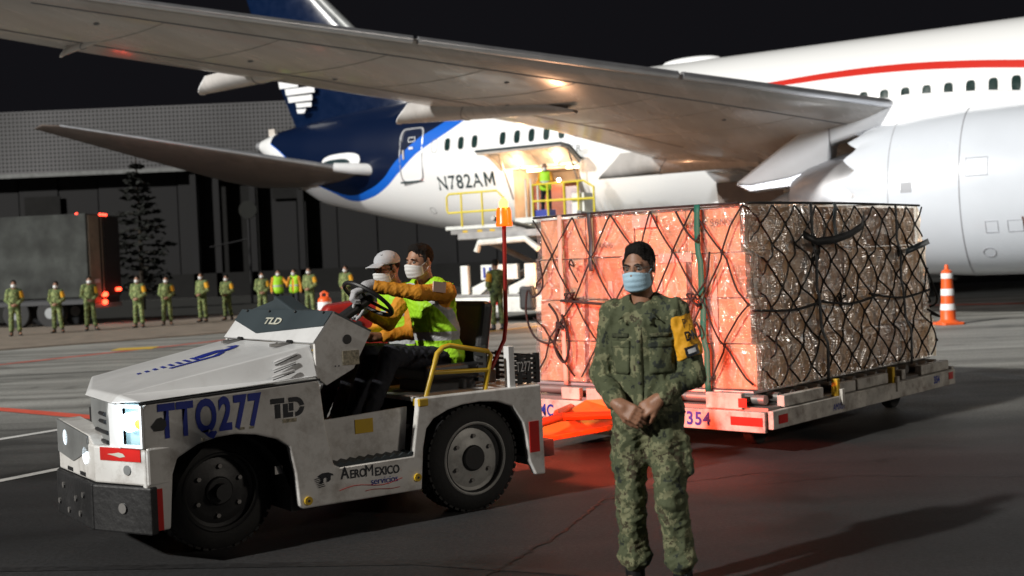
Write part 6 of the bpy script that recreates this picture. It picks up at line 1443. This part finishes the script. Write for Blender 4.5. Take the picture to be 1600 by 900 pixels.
# ================================================================== HOLD LOADER (local x along the fuselage towards the nose, y away from the camera)
LO = thing('cargo_loader', 'white scissor-lift cargo loader with yellow railings raised to the open hold door', 'cargo loader', PO + pd * 6.0 + pn_ * 8.0, -PA)
lo_ = lambda s, w_, h: (s - 6.0, -(w_ - 8.0), h)
def lbox(s0, s1, w0, w1, h0, h1, name, mat, bev=.02): 
    c = lo_((s0 + s1) / 2, (w0 + w1) / 2, (h0 + h1) / 2); return MB().box(c, (s1 - s0, abs(w1 - w0), h1 - h0)).build(name, mat, LO, bevel=bev)
lbox(5.2, 10.2, 4.2, 11.2, .30, .72, 'chassis', 'loaderw'); lbox(5.25, 10.1, 4.3, 11.1, .74, .80, 'chassis_deck', 'steel', 0)
for s0, s1 in ((6.05, 6.30), (7.15, 7.45), (8.15, 8.45)): lbox(s0, s1, 11.0, 11.15, .8, 1.62, 'frame_post', 'loaderw')
lbox(6.7, 7.9, 10.95, 11.1, 1.20, 1.62, 'name_board', 'loaderw')
text('LL 6', .40, lambda x, y: lo_(6.78 + x, 11.13, 1.27 + y), 'lettering', 'blue', LO, bold=.01)
for s0 in (6.4, 7.6): MB().prism([(s0 - 6.0 + a, b_) for a, b_ in ((0, .8), (.25, .8), (.75, 1.15), (.75, 1.5), (.5, 1.2), (.0, 1.0))], -(11.0 - 8.0), -(11.1 - 8.0)).build('gusset', 'loaderw', LO)
for w_ in (5.2, 10.4):
    for s in (5.5, 9.6): MB().cyl(lo_(s - .2, w_, .38), lo_(s + .2, w_, .38), .38, n=24).build('wheel', 'tyre', LO, smooth=True, bevel=.04)
lbox(8.05, 8.5, 11.1, 11.35, .35, 1.0, 'hose_reel', 'black', .08); lbox(7.0, 7.3, 11.2, 11.21, .5, .62, 'reflective_tape', 'red', 0)
for s in (6.4, 9.2):
    for a, b_ in (((4.8, .85), (10.2, 2.3)), ((10.2, .85), (4.8, 2.3))):
        MB().tube([lo_(s, a[0], a[1]), lo_(s, b_[0], b_[1])], .09, 8).build('scissor_arm', 'steel', LO)
        MB().tube([lo_(s + .2, b_[0], b_[1]), lo_(s + .2, a[0], 2.95)], .07, 8).build('scissor_arm', 'steel', LO)
lbox(5.9, 9.9, 6.2, 11.0, 2.35, 2.55, 'lower_platform', 'steel'); MB().tube([lo_(6.6, 11.1, 2.0), lo_(6.7, 11.1, 2.25), lo_(8.2, 11.1, 2.3), lo_(8.6, 11.1, 2.0)], .09, 8).build('roll_bar', 'loaderw', LO, smooth=True)
lbox(4.9, 7.9, 3.05, 6.2, 2.90, 3.08, 'bridge_deck', 'loaderw'); lbox(1.35, 4.8, 3.1, 5.0, 2.86, 2.98, 'side_platform', 'loaderw', .01)
lbox(1.6, 4.6, 4.9, 5.05, 2.70, 2.84, 'platform_beam', 'steel', 0)
for s in (2.1, 2.7, 3.2): lbox(s, s + .2, 5.02, 5.06, 2.70, 2.82, 'warning_tag', 'yellow', 0)
def yrail(pts, name='yellow_railing', r_=.035, mat='yelrail'): return MB().tube([lo_(*p) for p in pts], r_, 8).build(name, mat, LO, smooth=True)
yrail([(1.5, 5.0, 3.45), (1.45, 5.0, 3.55), (1.45, 5.0, 4.0), (1.55, 5.0, 4.1), (3.5, 5.0, 4.1), (3.75, 5.0, 3.85), (3.75, 5.0, 3.0)]); yrail([(1.5, 5.0, 3.45), (3.75, 5.0, 3.45)])
for s in (2.05, 2.9): yrail([(s, 5.0, 2.95), (s, 5.0, 4.1)], 'railing_post')
yrail([(5.55, 6.1, 3.1), (5.55, 6.1, 4.1), (7.4, 6.1, 4.12), (7.75, 6.1, 3.9), (7.75, 6.1, 3.1)]); yrail([(5.55, 6.1, 3.58), (7.75, 6.1, 3.55)])
for s in (6.1, 6.7, 7.2): yrail([(s, 6.1, 3.1), (s, 6.1, 4.1)], 'railing_post')
for s in (5.0, 5.2, 5.45): yrail([(s, 5.6, 3.0), (s, 5.6, 4.35)], 'control_post', .03, 'loaderw')
lbox(5.55, 6.1, 5.6, 6.05, 3.08, 3.3, 'control_box', 'blue'); lbox(6.9, 7.35, 5.4, 6.0, 3.08, 3.75, 'control_box', 'loaderw')
MB().ball(lo_(6.5, 6.05, 4.2), .06).build('work_lamp', 'cool', LO)
worker('worker in lime vest standing on the raised loader platform at the hold door', Vector(PO + pd * 5.75 + pn_ * 5.6) + Vector((0, 0, 3.08)), R(-10), 'work')
MB().cyl(lo_(9.6, 11.3, .8), lo_(9.6, 11.3, 1.1), .05).build('added_lamp_post', 'steel', LO); MB().ball(lo_(9.6, 11.3, 1.18), .09).build('work_lamp', 'warm', LO)  # unseen lamp on a post, added behind the load to warm the wing underside
plight('wing_warming_glow', lo_(9.6, 11.42, 1.25), 330, (1, .50, .26), .12, LO)  # added orange light for the wing root and belly

# ================================================================== CONES, DRUM, RED VEHICLE
CO = thing('traffic_cone', 'tall orange traffic cone with three white bands near the engine', 'traffic cone', (8.98, 24.44, 0), R(8))
MB().lathe([(.24, 0), (.25, .03), (.23, .06), (.17, .085), (.15, .12), (.148, .36), (.138, .37), (.112, .95), (.108, 1.10), (.07, 1.13), (.045, 1.14), (.038, 1.22), (.03, 1.24), (.001, 1.24)], 32).build('cone_body', 'orangecone', CO, smooth=True)
MB().prism([(-.26, -.20), (-.20, -.26), (.20, -.26), (.26, -.20), (.26, .20), (.20, .26), (-.20, .26), (-.26, .20)], 0, .05, 'z').build('cone_base', 'orangecone', CO, bevel=.01)
for z0, z1 in ((.30, .43), (.60, .74), (.95, 1.06)):
    r_ = lambda z: float(np.interp(z, [.12, .36, .37, .95, 1.10], [.152, .15, .140, .114, .110]))
    MB().lathe([(r_(z0) + .002, z0), (r_(z0) + .005, z0 + .004), (r_(z1) + .005, z1 - .004), (r_(z1) + .002, z1)], 32).build('reflective_band', 'conewhite', CO, smooth=True)
DM = thing('traffic_drum', 'orange and white traffic drum with looped handle beyond the tug hood', 'traffic drum', (-4.76, 30, 0))
MB().lathe([(.25, 0), (.25, .10), (.19, .12), (.19, .5), (.17, .52), (.17, .9), (.15, .95), (.10, .99), (.001, 1.0)], 24).build('drum_body', 'orangecone', DM, smooth=True)
for z in (.25, .66): MB().lathe([(.175 if z > .5 else .195, z), (.178 if z > .5 else .198, z + .01), (.178 if z > .5 else .198, z + .19), (.175 if z > .5 else .195, z + .2)], 24).build('reflective_band', 'conewhite', DM, smooth=True)
MB().tube([(-.07, 0, .97), (-.08, 0, 1.07), (0, 0, 1.12), (.08, 0, 1.07), (.07, 0, .97)], .032, 8).build('drum_handle', 'orangecone', DM, smooth=True)
RV = thing('parked_cart', 'low red service cart with a glowing red tail lamp seen through the steering wheel', 'service cart', (-2.10, 16.2, 0), R(12))
MB().prism([(-.55, .35), (-.60, .95), (-.45, 1.18), (-.1, 1.22), (.55, 1.16), (.62, .9), (.62, .35)], -.35, .55).build('cart_body', 'polered', RV, bevel=.05, seg=3)
for x in (-.05, .28): MB().cyl((x, -.37, .92), (x, -.33, .92), .06 if x > 0 else .05, n=16).build('tail_light', 'lampr' if x > 0 else 'black', RV, smooth=True)
for x in (-.4, .4): MB().cyl((x, -.3, .2), (x, .5, .2), .2, n=20).build('wheel', 'tyre', RV, smooth=True)
